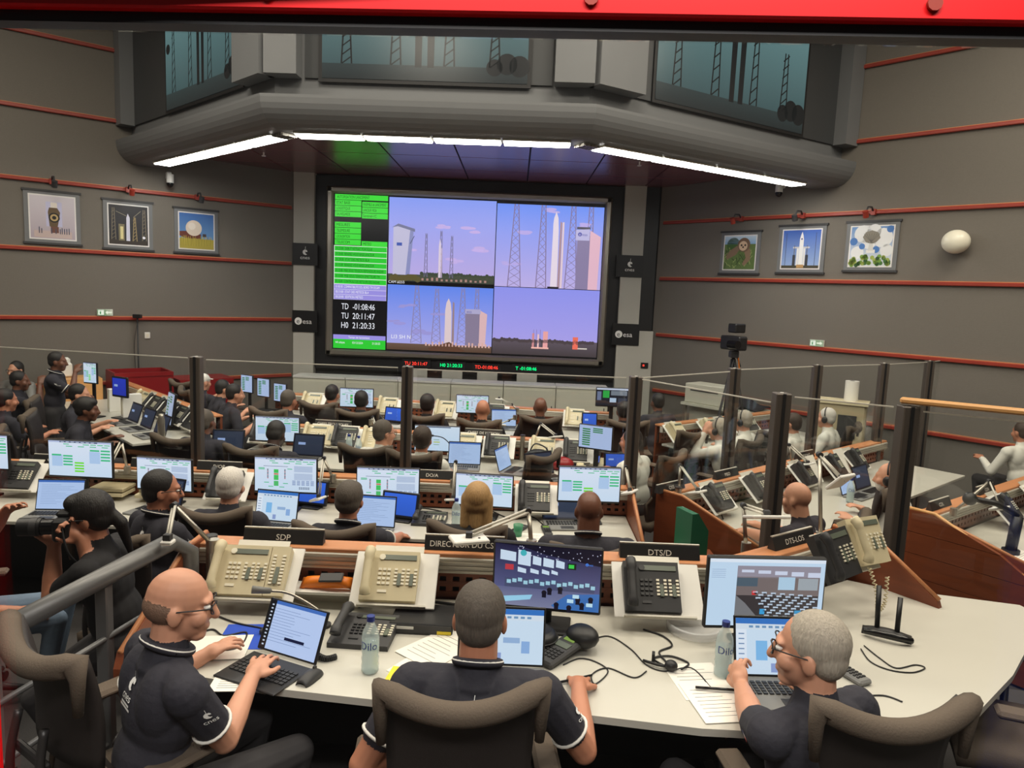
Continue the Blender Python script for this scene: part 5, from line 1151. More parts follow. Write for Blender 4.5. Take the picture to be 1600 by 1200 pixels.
wire('headset_cable', [(1350, 1010), (1375, 1030), (1400, 1045), (1430, 1040), (1445, 1045), (1425, 1052), (1390, 1048), (1360, 1035), (1345, 1015)], 'thin black cable coiled on the empty right side of the white desk')
wire('headset_cable', [(1340, 1090), (1380, 1088), (1410, 1098)], 'thin black cable with a clip near the chair roll', .003)
wire('phone_cord', [(330, 960), (370, 975), (415, 985), (440, 1000)], 'black cord running below the beige phone with the key module', .004); wire('phone_cord', [(290, 1000), (330, 985), (350, 995), (385, 990), (370, 1015), (320, 1020)], 'tangled black cord behind the bald man\'s hand', .004)
wire('phone_cord', [(560, 950), (640, 940), (700, 945), (740, 950)], 'bundle of black cords under the beige phone beside the orange tester', .006)
# lamps around the first desk
task_lamp(M1w @ Vector((.62, .0, .98)), M1w @ Vector((.70, .1, 1.4)), M1w @ Vector((.72, -.02, 1.3)), 'slim task lamp with a square white head at the end of the DTS-LOS wing', (.13, .12), .6, tiltx=-.8)
b = Vector((-1.35, 3.25, 1.28)); task_lamp(b, W(272, 790, 3.2), W(262, 840, 3.0), 'slim alu lamp standing beside the handrail end', (.05, .05))
b = P(830, 850, 1.28); task_lamp((b.x, 3.42, 1.28), W(826, 798, 3.5), W(733, 836, 3.25), 'long-armed task lamp reaching over the DIRECTEUR DU CSG plate', (.17, .11), .35)
# handrail at the platform edge
ra, rb = W(-40, 1008, 2.35), W(268, 846, 3.1); rz = 1.4
mb = MB().tube([(ra.x, ra.y, ra.z), (rb.x, rb.y, rb.z), (rb.x + .05, rb.y + .06, rb.z - .06), (rb.x + .05, rb.y + .07, .4)], .04, 'steel_grey', 14)
parts = [('top_tube', mb)]
for k in range(4):
    dz = .26 + .23 * k; parts.append(('rail', MB().tube([(ra.x - .0, ra.y, ra.z - dz), (rb.x, rb.y, rb.z - dz)], .012, 'steel_grey', 8)))
for t in (.08, .62): q = ra.lerp(rb, t); parts.append(('post', MB().box((q.x - .02, q.y, q.z / 2 - .02), (.05, .05, q.z - .04), 'steel_grey', ch=.005)))
thing('handrail', 'thick grey tubular handrail in front of the woman with the camera', 'railing', None, parts)
one('blue_drape', MB().grid(lambda u, v: (.70 + .12 * u + .012 * math.sin(7 * u + 3 * v), .9 + .02 * math.sin(9 * u), 1.62 + .62 * v * (1 - .25 * u)), 10, 8, 'blue_cloth', .004), 'bright blue cloth hanging beside the gallery window', 'cloth')
# ================================================================ people and chairs, first desk
def seat(px, py, zt, z0, yaw, lean, label, chair_label, back=.0, cz=0., **k):
    x, y = at_head(px, py, zt, z0, yaw, lean); fx, fy = -math.sin(yaw), math.cos(yaw)
    person(label, x, y, z0, yaw, lean=lean, **k)
    if chair_label: chair(x + fx * (.03 - back), y + fy * (.03 - back), z0, yaw + cz, chair_label)
    return x, y
def loc(x, y, z0, yaw, w):           # world point -> sitter's frame
    v = Matrix.Rotation(-yaw, 3, 'Z') @ (Vector(w) - Vector((x, y, z0))); return tuple(v)
# bald man at the tablet
yaw = -.72; x, y = at_head(283, 884, 1.57, T0, yaw, .14)
hL, hR = D1(352, 1035), D1(425, 1065)
person('bald man in glasses and navy polo typing on a tablet', x, y, T0, yaw, 'navy', 'skin_a', ('balding', 'hair_stub'), .14, .1, .5, .15, (loc(x, y, T0, yaw, (hL.x - .07, hL.y - .02, DZ + .035)), loc(x, y, T0, yaw, (hR.x - .06, hR.y - .04, DZ + .035))), .0058, trim=True, glasses=True, logo=3, trousers='trouser')
fx, fy = -math.sin(yaw), math.cos(yaw); chair(-1.24, 2.3, T0, -.6, 'brown-grey office chair behind the bald man at the tablet')
# man with the striped collar
yaw = -.05; x, y = at_head(753, 908, 1.57, T0, yaw, .12)
hR = D1(905, 1075)
person('man with cropped dark hair, navy polo with a white striped collar', x, y, T0, yaw, 'navy', 'skin_b', ('short', 'hair_sgrey'), .12, 0, 0, .1, (loc(x, y, T0, yaw, (x - .16, y + .16, T0 + .66)), loc(x, y, T0, yaw, (hR.x - .01, hR.y - .07, DZ + .04))), .0058, trim=True, logo=3, hdirs=(None, ((.05, 1, -.1), (0, 0, -1))), hcurl=.45, bw=1.1)
chair(x - .05, y + .02, T0, yaw + .14, 'brown-grey office chair behind the man with the striped collar')
# grey-haired man
yaw = .5; x, y = at_head(1272, 962, 1.56, T0, yaw, .07)
hL = D1(1150, 1080)
person('grey-haired man in glasses and plain navy polo with a flag on the sleeve', x, y, T0, yaw, 'navy', 'skin_a', ('short', 'hair_grey'), .07, 0, -.55, .08, (loc(x, y, T0, yaw, (hL.x + .0, hL.y - .03, DZ + .05)), loc(x, y, T0, yaw, (1.14, 2.47, DZ + .045))), .0058, glasses=True, logo=4, hdirs=(((.35, .7, .5), (.5, -.2, -.4)), None), hgrip=(.7, 0), hcurl=.3)
chair(1.08, 2.18, T0, .1, 'brown-grey office chair behind the grey-haired man in glasses')
q = P(1545, 1150, .75); chair(q.x + .1, q.y, T0, 1.2, 'empty office chair beyond the rounded end of the white desk')
# ================================================================ second desk row
def mon(px, py, wpx, Y, ui, label, yaw=0., z=.74, asp=.585, br='screen', cat='monitor'):
    c_ = W(px, py, Y); k = (c_ - CAM).dot(_f) / FPX; w = wpx * k; h = w * asp; return monitor(c_.x, Y, z, yaw, ui, label, w, h, max(.03, c_.z - h / 2 - z), brightness=br, cat=cat)
mon(-36, 706, 98, 5.5, ui_flow, 'status monitor half hidden by the red window frame'); mon(125, 718, 103, 5.5, ui_flow, 'status monitor with lime green boxes beside the CG/OP plate', -.03); mon(256, 742, 92, 5.5, ui_syn, 'status monitor behind the man turned sideways in glasses', -.1)
mon(446, 743, 99, 5.5, ui_syn, 'status monitor with a green column beside the white-haired man'); mon(606, 759, 99, 5.5, ui_syn, 'status monitor with a green column beside the grey-haired man with bracelets', .03); mon(756, 767, 92, 5.5, ui_flow, 'status monitor in front of the blonde woman', -.1); mon(921, 758, 99, 5.5, ui_flow, 'status monitor in front of the bald man with broad shoulders', .04)
def lap(px, py, z, yaw, ui, label, **k): q = P(px, py, z); return laptop(q.x, q.y, z, yaw, ui, label, **k)
lap(92, 800, .74, .1, ui_doc, 'silver laptop with a text page beside the woman with the camera', w=.34, d=.23); lap(430, 818, .74, -.15, ui_sheet, 'laptop with an orange and blue page before the white-haired man', open_=1.8)
q = P(470, 800, .74); monitor(q.x + .02, q.y + .12, .74, -.2, ui_dark, 'tablet screen with a blue page behind the laptop with the orange page', .3, .2, .02, .25, cat='tablet')
lap(582, 826, .74, -.1, ui_doc, 'laptop with a pale page before the grey-haired man with bracelets', open_=1.8); q = P(612, 812, .74); monitor(q.x + .05, q.y - .02, .74, -.25, ui_dark, 'tablet screen with a blue page beside the flat phone of row two', .3, .2, .02, .25, cat='tablet')
lap(255, 795, .74, -.3, ui_off, 'dark laptop partly hidden by the man turned sideways'); lap(880, 815, .74, .1, ui_off, 'low dark laptop before the bald man with broad shoulders', open_=2.2)
def sp(M, x, kit, ls, lp, z=.80, y=-.26, w=.34, dx=-.02, tilt=.75): shelf(M @ TR(x, y, z, 0, tilt), ls, w); phone(kit, M @ TR(x, y, z, 0, tilt) @ TR(dx, .022, .001), lp)
def xl(M, px, py, z=.85): v = M.inverted() @ P(px, py, z); return v.x
sp(M2, xl(M2, 42, 750), PH_BLACK, 'white shelf under the black phone at the CG/OP plate', 'black phone on a shelf below the CG/OP plate'); sp(M2, xl(M2, 345, 775), PH_BLACK, 'white shelf under the black phone beside the white-haired man', 'black phone on a shelf beside the white-haired man'); sp(M2, xl(M2, 838, 790), PH_BLACK, 'white shelf under the black phone between the blonde woman and the bald man', 'black phone on a shelf between the blonde woman and the bald man')
q = P(668, 823, .74); phone(PH_BLACK, TR(q.x, q.y, .74, -.03), 'black phone lying flat before the DO/A lattice'); q = P(712, 825, .74); bottle(q.x, q.y, .74, 'small water bottle beside the flat phone and the blonde woman')
q = P(800, 835, .74); cordless(TR(q.x, q.y, .74, -.5), 'dark handheld phone lying beside the green cup', 'dgrey'); q = P(857, 838, .74); cordless(TR(q.x, q.y, .74, .1), 'dark handheld phone with a lit display beside the bald man', 'dgrey', 'lcd_lit')
q = P(809, 838, .74); one('plastic_cup', MB().lathe([(.028, 0), (.036, .09), (.034, .09), (.027, .004)], 'cup', 16), 'green plastic cup on the second desk row', 'cup', TR(q.x, q.y, .74))
q = P(795, 848, .74); sheet(TR(q.x, q.y, .74, .1), .3, .2, 'printed sheets beside the black puck on row two'); q = P(798, 852, .74); one('desk_puck', MB().lathe([(.03, 0), (.034, .012), (.028, .028), (.01, .034)], 'black', 16), 'small round black puck on row two', 'puck', TR(q.x - .03, q.y - .02, .74))
for x, t in ((xl(M2, 165, 760), 'beside the lime green status monitor'), (xl(M2, 230, 770), 'before the OV plate'),):
    one('binder_stack', MB().box((0, -.12, .79), (.3, .2, .03), 'beige', ch=.006).box((.02, -.12, .83), (.27, .2, .03), 'beige_d', ch=.006), 'two flat cream binders lying ' + t, 'binder', M2 @ TR(x, 0, 0))
def lamp_px(b, e, h, Yb, label, z=.96, hs=(.13, .1), yaw=0., tiltx=-.3):
    base = W(*b, Yb); base.z = max(z, base.z); el, hd = W(*e, Yb + .02), W(*h, Yb - .12); task_lamp(base, el, hd, label, hs, yaw, tiltx=tiltx)
lamp_px((200, 768), (190, 690), (168, 733), 5.7, 'slim task lamp over the status monitor with lime boxes', yaw=.3); lamp_px((520, 780), (506, 716), (498, 775), 5.7, 'slim task lamp between the white-haired and the grey-haired man', yaw=1.2); lamp_px((707, 790), (712, 722), (708, 777), 5.7, 'slim task lamp beside the DO/A plate', yaw=.2); lamp_px((985, 800), (978, 730), (984, 765), 5.7, 'slim task lamp at the wood end panel of row two', yaw=1.)
for px, py, t in ((660, 1, ''),): pass
for pts, t in (([(770, 800), (800, 812), (830, 808), (850, 822)], 'on row two behind the handheld phones'), ([(640, 800), (660, 795), (690, 800)], 'under the DO/A lattice'), ([(280, 815), (310, 800), (330, 810)], 'beside the dark laptop of row two')):
    cable('loose_cable', [(*P(a, b, .74).to_2d(), .745) for a, b in pts], 'black cable lying ' + t, .005)
# ---------------------------------------------------------------- sitters of the second row
V2_ = .0095
def sit(px, py, zt, yaw, lean, label, chl, hl=None, hr=None, hz_=.74, back=.06, cyaw=0., voxel=V2_, z0=0., **k):
    x, y = at_head(px, py, zt + z0, z0, yaw, lean); fx, fy = -math.sin(yaw), math.cos(yaw); hands = []
    for i, h in enumerate((hl, hr)):
        if h is None: hands.append((-.2 + .4 * i, .36, hz_ + .04))
        elif len(h) == 3: hands.append(h)
        else: w_ = P(h[0], h[1], z0 + hz_ + .03); hands.append(loc(x, y, z0, yaw, w_))
    person(label, x, y, z0, yaw, lean=lean, hands=hands, voxel=voxel, **k)
    if chl: chair(x - fx * back, y - fy * back, z0, yaw + cyaw, chl)
sit(922, 757, 1.37, 0., .1, 'bald dark-skinned man with broad shoulders in a navy polo', 'office chair behind the bald man with broad shoulders', skin='skin_c', hair=('none',), bw=1.25, logo=5, trim=True, back=-.02, hz=.58)
sit(747, 762, 1.24, -.05, .1, 'blonde woman in black at a status monitor', 'office chair behind the blonde woman', skin='skin_a', shirt='shirt_black', hair=('bob', 'hair_blond'), back=.0, cyaw=-.1)
sit(548, 752, 1.27, -.1, .14, 'grey-haired man in navy with bracelets on his wrist', 'office chair behind the grey-haired man with bracelets', hr=(624, 838), skin='skin_b', hair=('thick', 'hair_sgrey'), trim=True, back=-.02, cyaw=.08)
sit(362, 738, 1.24, .0, .14, 'white-haired man in a navy polo seen from behind', 'office chair behind the white-haired man', hr=(462, 832), skin='skin_a', hair=('thick', 'hair_white'), back=-.02, cyaw=.06)
sit(250, 725, 1.4, -.35, .05, 'dark-haired man in glasses and navy polo turned sideways', 'office chair between the woman with the camera and the man turned sideways', hl=(-.16, .38, .78), hr=(.1, .4, .78), skin='skin_b', hair=('short', 'hair_black'), glasses=True, trim=True, logo=3, back=.1, cyaw=.2, hz=.61, twist=.25, hy=.75, bw=.95)
# woman taking a photograph
yw = 1.72; q = W(150, 800, 3.4); wx, wy = q.x + .1, 3.42
cb = W(84, 822, 3.35); hl_, hr_ = loc(wx, wy, 0, yw, (cb.x - .02, cb.y + .03, cb.z - .09)), loc(wx, wy, 0, yw, (cb.x + .14, cb.y - .02, cb.z - .05))
person('woman in black with long dark hair and glasses holding a camera', wx, wy, 0, yw, 'shirt_black', 'skin_b', ('pony', 'hair_black'), .2, 0, -.1, .15, (hl_, hr_),   .008, hz=.72, legs=(((-.14, .34, .5), (-.14, .12, .09)), ((.14, .34, .5), (.14, .12, .09))), glasses=True, hgrip=(.6, .6), hdirs=(((.1, .8, .5), (0, .4, 1)), ((-.1, .6, .6), (-.3, .4, .6))))
thing('photo_camera', 'black photo camera with a long lens held by the woman in black', 'camera', TR(cb.x + .06, cb.y, cb.z, yw), [('body', MB().box((0, .0, 0), (.15, .075, .11), 'black', ch=.012)), ('prism', MB().box((0, .0, .065), (.06, .07, .035), 'black', ch=.012)), ('lens', MB().cyl((0, 0, .035), .038, .07, 'black_gloss', 18, TR(0, 0, 0, 0, -PI / 2)).cyl((0, 0, .105), .043, .1, 'black', 18, TR(0, 0, 0, 0, -PI / 2)), [('zoom_ring', MB().cyl((0, 0, .12), .045, .03, 'dgrey', 18, TR(0, 0, 0, 0, -PI / 2)))]), ('strap', MB().tube(smoothpts([(-.075, -.01, .03), (-.1, -.05, -.1), (-.02, -.1, -.2), (.08, -.06, -.1), (.075, -.01, .03)], 6), .006, 'black', 6))])
yw = -1.2; wx, wy = -3.05, 3.95
person('person in blue jeans sitting at the window frame with a raised arm', wx, wy, 0, yw, 'mgrey', 'skin_b', ('short', 'hair_brown'), .0, 0, 0, 0, (loc(wx, wy, 0, yw, (-2.66, 3.8, 1.25)), (.2, .3, .62)), .009, trousers='jeans'); chair(wx, wy - .03, 0, yw, 'office chair of the person in blue jeans')
# ================================================================ third row
V3 = .0125
mon(433, 671, 70, 7.35, ui_flow, 'status monitor before the man with the bowed head', .0); mon(683, 686, 72, 7.3, ui_few, 'almost empty pale monitor behind the microphone'); mon(930, 684, 56, 7.2, ui_list, 'turned monitor with a dark green list', -.45, asp=.7)
for px, kit, c_ in ((400, PH_BLACK, 'black phone left of the man with the bowed head'), (492, PH_MOD, 'beige phone with key module at the CHEFS TECHNIQUES plate'), (543, PH_BLACK, 'black phone beside the beige phone at the CHEFS TECHNIQUES plate'), (592, PH_BEIGE, 'beige phone behind the man in glasses and white shirt'), (735, PH_BEIGE, 'beige phone at the CHEFS DE MISSION plate'), (787, PH_BLACK, 'black phone at the CHEFS DE MISSION plate'), (855, PH_BEIGE, 'cream phone with a grey screen in the third row'), (902, PH_BLACK, 'black phone next to the turned monitor')):
    sp(M3, xl(M3, px, 690), kit, 'white shelf under the ' + c_, c_)
lap(480, 715, .74, -.1, ui_off, 'dark laptop below the black and beige phones in the third row', br='screen_dim'); lap(355, 708, .74, .05, ui_off, 'dark grey laptop beside the man behind the partition post', br='screen_dim'); lap(725, 728, .74, 0, ui_doc, 'laptop with a lilac page beside the dark-haired person in white'); lap(790, 735, .74, 1.2, ui_doc, 'laptop with a page of text beside the empty chair'); lap(845, 745, .74, .6, ui_off, 'open grey laptop on the white desk beside the empty chair', br='screen_dim')
q = P(925, 728, .74); thing('touch_terminal', 'cream terminal with a bright blue screen beside the cream mug', 'terminal', TR(q.x, q.y, .74, -.15), [('case', MB().box((0, 0, .03), (.28, .2, .05), 'beige', TR(0, 0, 0, 0, .3), .01)), ('screen', ui_dark(.18, .13).mesh('screen', 'screen'), None, TR(-.1, -.07, .055, 0, -1.2))])
q = P(962, 735, .74); monitor(q.x, q.y, .74, .1, ui_dark, 'small dark screen leaning beside the blue terminal', .24, .16, .02, .2, brightness='screen_dim', cat='tablet'); q = P(906, 737, .74); one('coffee_mug', MB().lathe([(.034, 0), (.038, .005), (.038, .085), (.034, .085), (.032, .01)], 'beige', 16).tube(smoothpts([(.036, 0, .065), (.062, 0, .055), (.06, 0, .03), (.036, 0, .02)], 5), .006, 'beige', 6), 'cream mug beside the blue terminal', 'mug', TR(q.x, q.y, .74))
q = P(875, 733, .74); one('cloth_bundle', MB().ell((0, 0, .06), (.14, .1, .07), 'red_paint', 12, 8), 'crumpled dark red cloth before the cream phone', 'cloth', TR(q.x, q.y, .74)); q = P(840, 730, .74); one('shoulder_bag', MB().ell((0, 0, .09), (.15, .1, .1), 'black', 12, 8).tube(smoothpts([(-.1, 0, .12), (-.04, 0, .24), (.08, 0, .2), (.1, 0, .12)], 5), .008, 'dgrey', 6), 'black bag with handles on the third desk', 'bag', TR(q.x, q.y, .74))
q = P(700, 728, .74); cable('gooseneck_mic', [(q.x + .03, q.y + .1, .745), (q.x + .02, q.y + .12, .9), (q.x - .06, q.y + .1, 1.0), (q.x - .16, q.y + .06, 1.03)], 'thin black gooseneck microphone beside the pale monitor', .005, 'black', 'microphone', None, [('head', MB().tube([(q.x - .16, q.y + .06, 1.03), (q.x - .2, q.y + .05, 1.035)], .011, 'dgrey', 8)), ('foot', MB().cyl((q.x + .03, q.y + .1, .74), .04, .015, 'dgrey', 14))])
for px, py, t in ((545, 712, 'beside the dark laptop of the third row'), (560, 715, 'next to the other bottle of the third row')): q = P(px, py, .74); bottle(q.x, q.y, .74, 'water bottle ' + t)
lamp_px((835, 700), (845, 662), (868, 680), 7.6, 'task lamp with two thin arms before the man with the shaved crown', yaw=.5); lamp_px((580, 660), (582, 652), (590, 675), 7.75, 'short task lamp behind the beige phone of the third row')
for x, t in ((.3, 'by the man behind the partition post'), (1.9, 'behind the bowed head'), (2.9, 'by the CHEFS DE MISSION plate'), (3.7, 'at the turned monitor')): rail_post(M3, x, 'short alu post in the third row ' + t)
sit(432, 664, 1.2, -.1, .3, 'dark-skinned man in navy with a bowed head', 'office chair behind the man with the bowed head', skin='skin_d', hair=('short', 'hair_black'), trim=True, voxel=V3, hp=.5, back=.02); sit(600, 673, 1.17, -.5, .1, 'man in glasses and white shirt seen half sideways', 'office chair behind the man in glasses and white shirt', shirt='shirt_white', long_=True, skin='skin_a', hair=('short', 'hair_sgrey'), glasses=True, voxel=V3, back=.05, cyaw=.4, hy=.4)
sit(661, 673, 1.23, -.1, .15, 'dark-haired person in a white shirt beside the pale monitor', 'office chair behind the dark-haired person in white', shirt='shirt_white', skin='skin_b', hair=('thick', 'hair_brown'), voxel=V3, back=-.07); sit(322, 648, 1.22, -.2, .12, 'man in navy behind the partition post', 'office chair behind the man at the partition post', skin='skin_c', hair=('short', 'hair_sgrey'), voxel=V3, back=.1, cyaw=.1)
sit(985, 668, 1.28, .9, .15, 'man in white shirt half hidden by the fork post', 'office chair of the man half hidden by the fork post', shirt='shirt_white', long_=True, skin='skin_b', hair=('short', 'hair_black'), voxel=V3)
q = P(815, 742, .74); chair(.1, 6.45, 0, .9, 'empty office chair with a curved roll in the third row')
# ================================================================ fourth row
mon(557, 622, 53, 9.55, ui_syn, 'status monitor between the two men in black of the far row'); mon(738, 632, 51, 9.35, ui_syn, 'status monitor before the bald man in the far row'); mon(957, 621, 52, 9.3, ui_mix, 'dark monitor with a green block in the far row', cat='monitor')
for px, kit, c_ in ((608, PH_BEIGE, 'beige phone beside the far blue tablet'), (705, PH_BEIGE, 'beige phone beside the far dark-haired man'), (785, PH_BLACK, 'black phone beside the far bald man'), (905, PH_BEIGE, 'cream phone beside the small blue display'), (470, PH_BEIGE, 'beige phone at the near end of the far row')): sp(M4, xl(M4, px, 640), kit, 'white shelf under the ' + c_, c_)
q = W(922, 650, 9.2); monitor(q.x, 9.2, .74, .0, ui_dark, 'small bright blue display in the far row', .2, .22, .05, .2, cat='display'); q = P(613, 662, .74); monitor(q.x, q.y, .74, -.3, ui_dark, 'blue tablet screen in the far row', .26, .2, .02, .25, cat='tablet'); lap(787, 668, .74, .1, ui_doc, 'laptop with a pale page beside the far bald man')
lamp_px((808, 645), (800, 632), (780, 622), 9.5, 'thin task lamp above the far laptop', hs=(.1, .08)); lamp_px((803, 690), (795, 657), (782, 662), 8.9, 'white task lamp head before the far bald man', hs=(.14, .1))
V4 = .015
for a in ((520, 604, 1.25, -.2, .08, 'tall man in black beside a status monitor in the far row', 'far office chair behind the tall man in black', dict(shirt='shirt_black', hair=('short', 'hair_black'), skin='skin_b')), (565, 613, 1.25, .1, .12, 'dark-haired man in black leaning to a far status monitor', 'far office chair behind the leaning man in black', dict(shirt='shirt_black', hair=('short', 'hair_black'), skin='skin_c')), (668, 628, 1.18, 0., .12, 'black-haired person sunk low in a far chair', 'far office chair of the person sunk low', dict(shirt='shirt_black', hair=('thick', 'hair_black'), skin='skin_c')), (755, 626, 1.26, -.05, .1, 'bald light-skinned man in black in the far row', 'far office chair behind the bald light-skinned man', dict(shirt='shirt_black', hair=('none',), skin='skin_b')), (845, 617, 1.3, 0., .1, 'man with a shaved crown and tuft in the far row', 'far office chair behind the man with the shaved crown', dict(shirt='shirt_black', hair=('none',), skin='skin_c')), (975, 622, 1.31, .0, .1, 'person in black partly behind the fork post in the far row', 'far office chair before the dark monitor', dict(shirt='shirt_black', hair=('short', 'hair_black'), skin='skin_c')), (1027, 624, 1.19, .3, .1, 'dark-skinned man in navy turned toward the video wall corner', None, dict(skin='skin_c', hair=('short', 'hair_black'))), (452, 611, 1.26, -.3, .1, 'man in navy with cropped grey hair in the far row', 'far office chair beside the man with cropped grey hair', dict(skin='skin_b', hair=('short', 'hair_sgrey'))), (353, 598, 1.16, -.9, .25, 'dark-haired man in navy leaning over papers in the far corner', 'far office chair of the man leaning over papers', dict(hz=.46, skin='skin_a', hair=('short', 'hair_black'))), (372, 604, 1.22, -.9, .3, 'man in navy beside the man leaning over papers', None, dict(skin='skin_a', hair=('short', 'hair_black'))), (318, 588, 1.14, -.5, .05, 'man with a white cap behind the partition post', 'far office chair of the man with the white cap', dict(hz=.42, skin='skin_a', hair=('cap', 'shirt_white')))):
    sit(a[0], a[1], a[2], a[3], a[4], a[5], a[6], voxel=V4, back=.04, **a[7])
# ================================================================ corner by the red boxes
for px, py, w, t, ui in ((385, 600, 26, 'twin blue-green monitor further from the cap', ui_mix), (411, 606, 27, 'twin blue-green monitor nearer the dark screen', ui_mix), (437, 614, 27, 'dark angled screen beside the twin monitors', ui_dark)):
    mon(px, py, w, 9.9, (lambda a, b: ui_list(a, b)) if 'twin' in t else ui, t, -.5, br='screen' if 'twin' in t else 'screen_dim', asp=1.1)
for px, py, py2, w, d, t in ((206, 578, 640, .8, .6, 'large open red crate under the thin floor stand'), (300, 590, 655, .8, .6, 'large red crate behind the man with the white cap')):
    a_ = onwall(px, 600, -1); c_ = Vector((a_.x, a_.y)) + NL * .5; h = W(px, py, c_.y).z
    mbx = MB()
    for s_ in (-1, 1): mbx.box((s_ * (w / 2 - .015), 0, h / 2), (.03, d, h), 'red_paint').box((0, s_ * (d / 2 - .015), h / 2), (w - .06, .03, h), 'red_paint')
    mbx.box((0, 0, .02), (w - .06, d - .06, .04), 'red_paint')
    thing('red_crate', t, 'crate', TR(c_.x, c_.y, 0, AL), [('walls', mbx), ('rim', MB().box((0, -d / 2 - .004, h - .03), (w, .012, .06), 'red_paint')), ('handle', MB().box((0, -d / 2 - .01, h * .6), (.14, .02, .05), 'dgrey'))] + ([('lid', MB().box((0, 0, h + .01), (w + .02, d + .02, .02), 'red_paint'))] if px > 250 else []))
a_ = onwall(213, 560, -1); c_ = Vector((a_.x, a_.y)) + NL * .13; zt = W(213, 492, c_.y).z
thing('floor_stand', 'thin black floor stand with a small device on top by the red crate', 'stand', TR(c_.x, c_.y, 0), [('pole', MB().tube([(0, 0, .0), (0, 0, zt - .05)], .012, 'black', 8)), ('device', MB().box((0, 0, zt - .02), (.13, .06, .06), 'black', ch=.008)), ('foot', MB().cyl((0, 0, 0.001), .1, .02, 'black', 16)), ('cable', MB().tube(smoothpts([(.0, .0, zt - .1), (-.06, .0, zt - .5), (-.03, 0, zt - 1.), (0, 0, .3)], 5), .004, 'black', 5))])
a_ = onwall(102, 580, -1); c_ = Vector((a_.x, a_.y)) + NL * .6; thing('wood_cupboard', 'pale wood cupboard behind the standing man', 'cupboard', TR(c_.x, c_.y, 0, AL), [('body', MB().box((0, 0, .52), (.66, .5, 1.04), 'wood_oak')), ('door', MB().box((-.165, -.255, .5), (.3, .012, .96), 'wood_oak')), ('door', MB().box((.165, -.255, .5), (.3, .012, .96), 'wood_oak'))])
one('paper_tower', MB().box((0, 0, .0), (.24, .2, .2), 'white', ch=.02).box((.03, 0, .12), (.14, .14, .1), 'white', ch=.02), 'white angular box standing on the pale wood cupboard', 'box', TR(c_.x - .15, c_.y, 1.145, AL))
mon(140, 583, 27, 8.9, ui_flow, 'upright pale monitor behind the standing man', -.3, asp=1.25); q = P(186, 640, .74); mon(186, 605, 36, 8.9, lambda a, b: ui_dark(a, b, C(40, 60, 190)), 'dark monitor with a deep blue shape on the slanting desk', -.45, asp=.9, br='screen_dim')
for k_, t in ((.45, 'white'), (.62, 'second white')): one('folder_rack', MB().box((0, 0, .15), (.09, .22, .3), 'white', ch=.004).box((-.0, -.112, .15), (.06, .004, .2), 'key_light'), t + ' upright binder on the slanting desk', 'binder', ML @ TR(LL * k_ - .35, -.4, .74))
for f_, kit, t in ((.42, PH_BEIGE, 'cream phone on the slanting desk'), (.55, PH_BLACK, 'black phone at the middle of the slanting desk'), (.68, PH_BLACK, 'black phone beside the leaning grey screen'), (.82, PH_BLACK, 'black phone near the end of the slanting desk'), (.94, PH_BLACK, 'last black phone of the slanting desk')): sp(ML, LL * f_, kit, 'white shelf under the ' + t, t)
for f_, t in ((.62, 'tablet on a stand before the ponytail woman'), (.76, 'dark laptop beside the steel flask'), (.9, 'dark laptop before the empty chairs')): q = ML @ Vector((LL * f_, -.5, 0)); laptop(q.x, q.y, .74, -.75, ui_off, t, br='screen_dim', open_=1.9)
q = ML @ Vector((LL * .97, -.55, 0)); one('steel_flask', MB().lathe([(.036, 0), (.038, .01), (.038, .22), (.03, .25), (.03, .28), (.02, .285)], 'alu', 16), 'steel flask at the end of the slanting desk', 'flask', TR(q.x, q.y, .74)); q = ML @ Vector((LL * .8, -.3, 0)); monitor(q.x, q.y, .74, -.9, ui_list, 'leaning grey screen with dark rows on the slanting desk', .3, .38, .05, .15, brightness='screen_dim')
for a in ((90, 549, 1.575, -1.25, .05, 'standing man in navy holding a hand to his chin', dict(stand=True, scale=.93, skin='skin_c', hair=('short', 'hair_black'), trim=True, logo=2, hl=(-.12, .3, 1.1), hr=(.06, .26, 1.42))), ):
    x, y = at_head(a[0], a[1], a[2], 0, a[3], a[4]); k = dict(a[6]); person(a[5], x, y, 0, a[3], lean=a[4], voxel=.012, hands=(k.pop('hl'), k.pop('hr')), **k)
for a in ((127, 598, 1.28, -1.2, .2, 'bearded man in navy facing the slanting desk', 'office chair of the bearded man', dict(skin='skin_a', hair=('short', 'hair_black'), beard='hair_black')), (142, 629, 1.2, -1.2, .3, 'woman with tied dark hair typing at the slanting desk', 'office chair of the woman with tied hair', dict(skin='skin_c', hair=('bun', 'hair_black'))), (32, 589, 1.2, -1.2, .1, 'man with a hand to his mouth beyond the big chairs', 'office chair of the man with a hand to his mouth', dict(skin='skin_c', hair=('short', 'hair_black'), hr=(.05, .3, 1.1))), (8, 592, 1.38, -.6, .05, 'dark-haired man seen from behind by the wall', 'office chair of the dark-haired man by the wall', dict(skin='skin_b', hair=('short', 'hair_black'))), (24, 571, 1.22, 3.0, .05, 'man in glasses facing the room by the wall', None, dict(skin='skin_a', hair=('short', 'hair_black'), glasses=True, shirt='mgrey'))):
    k = dict(a[7]); sit(a[0], a[1], a[2], a[3], a[4], a[5], a[6], voxel=V3, **k)
for px, py, yw_, t in ((66, 752, -.9, 'large empty office chair with a tan seat near the lime status monitor'),): q = P(px, py, .6); chair(q.x, q.y, 0, yw_, t)
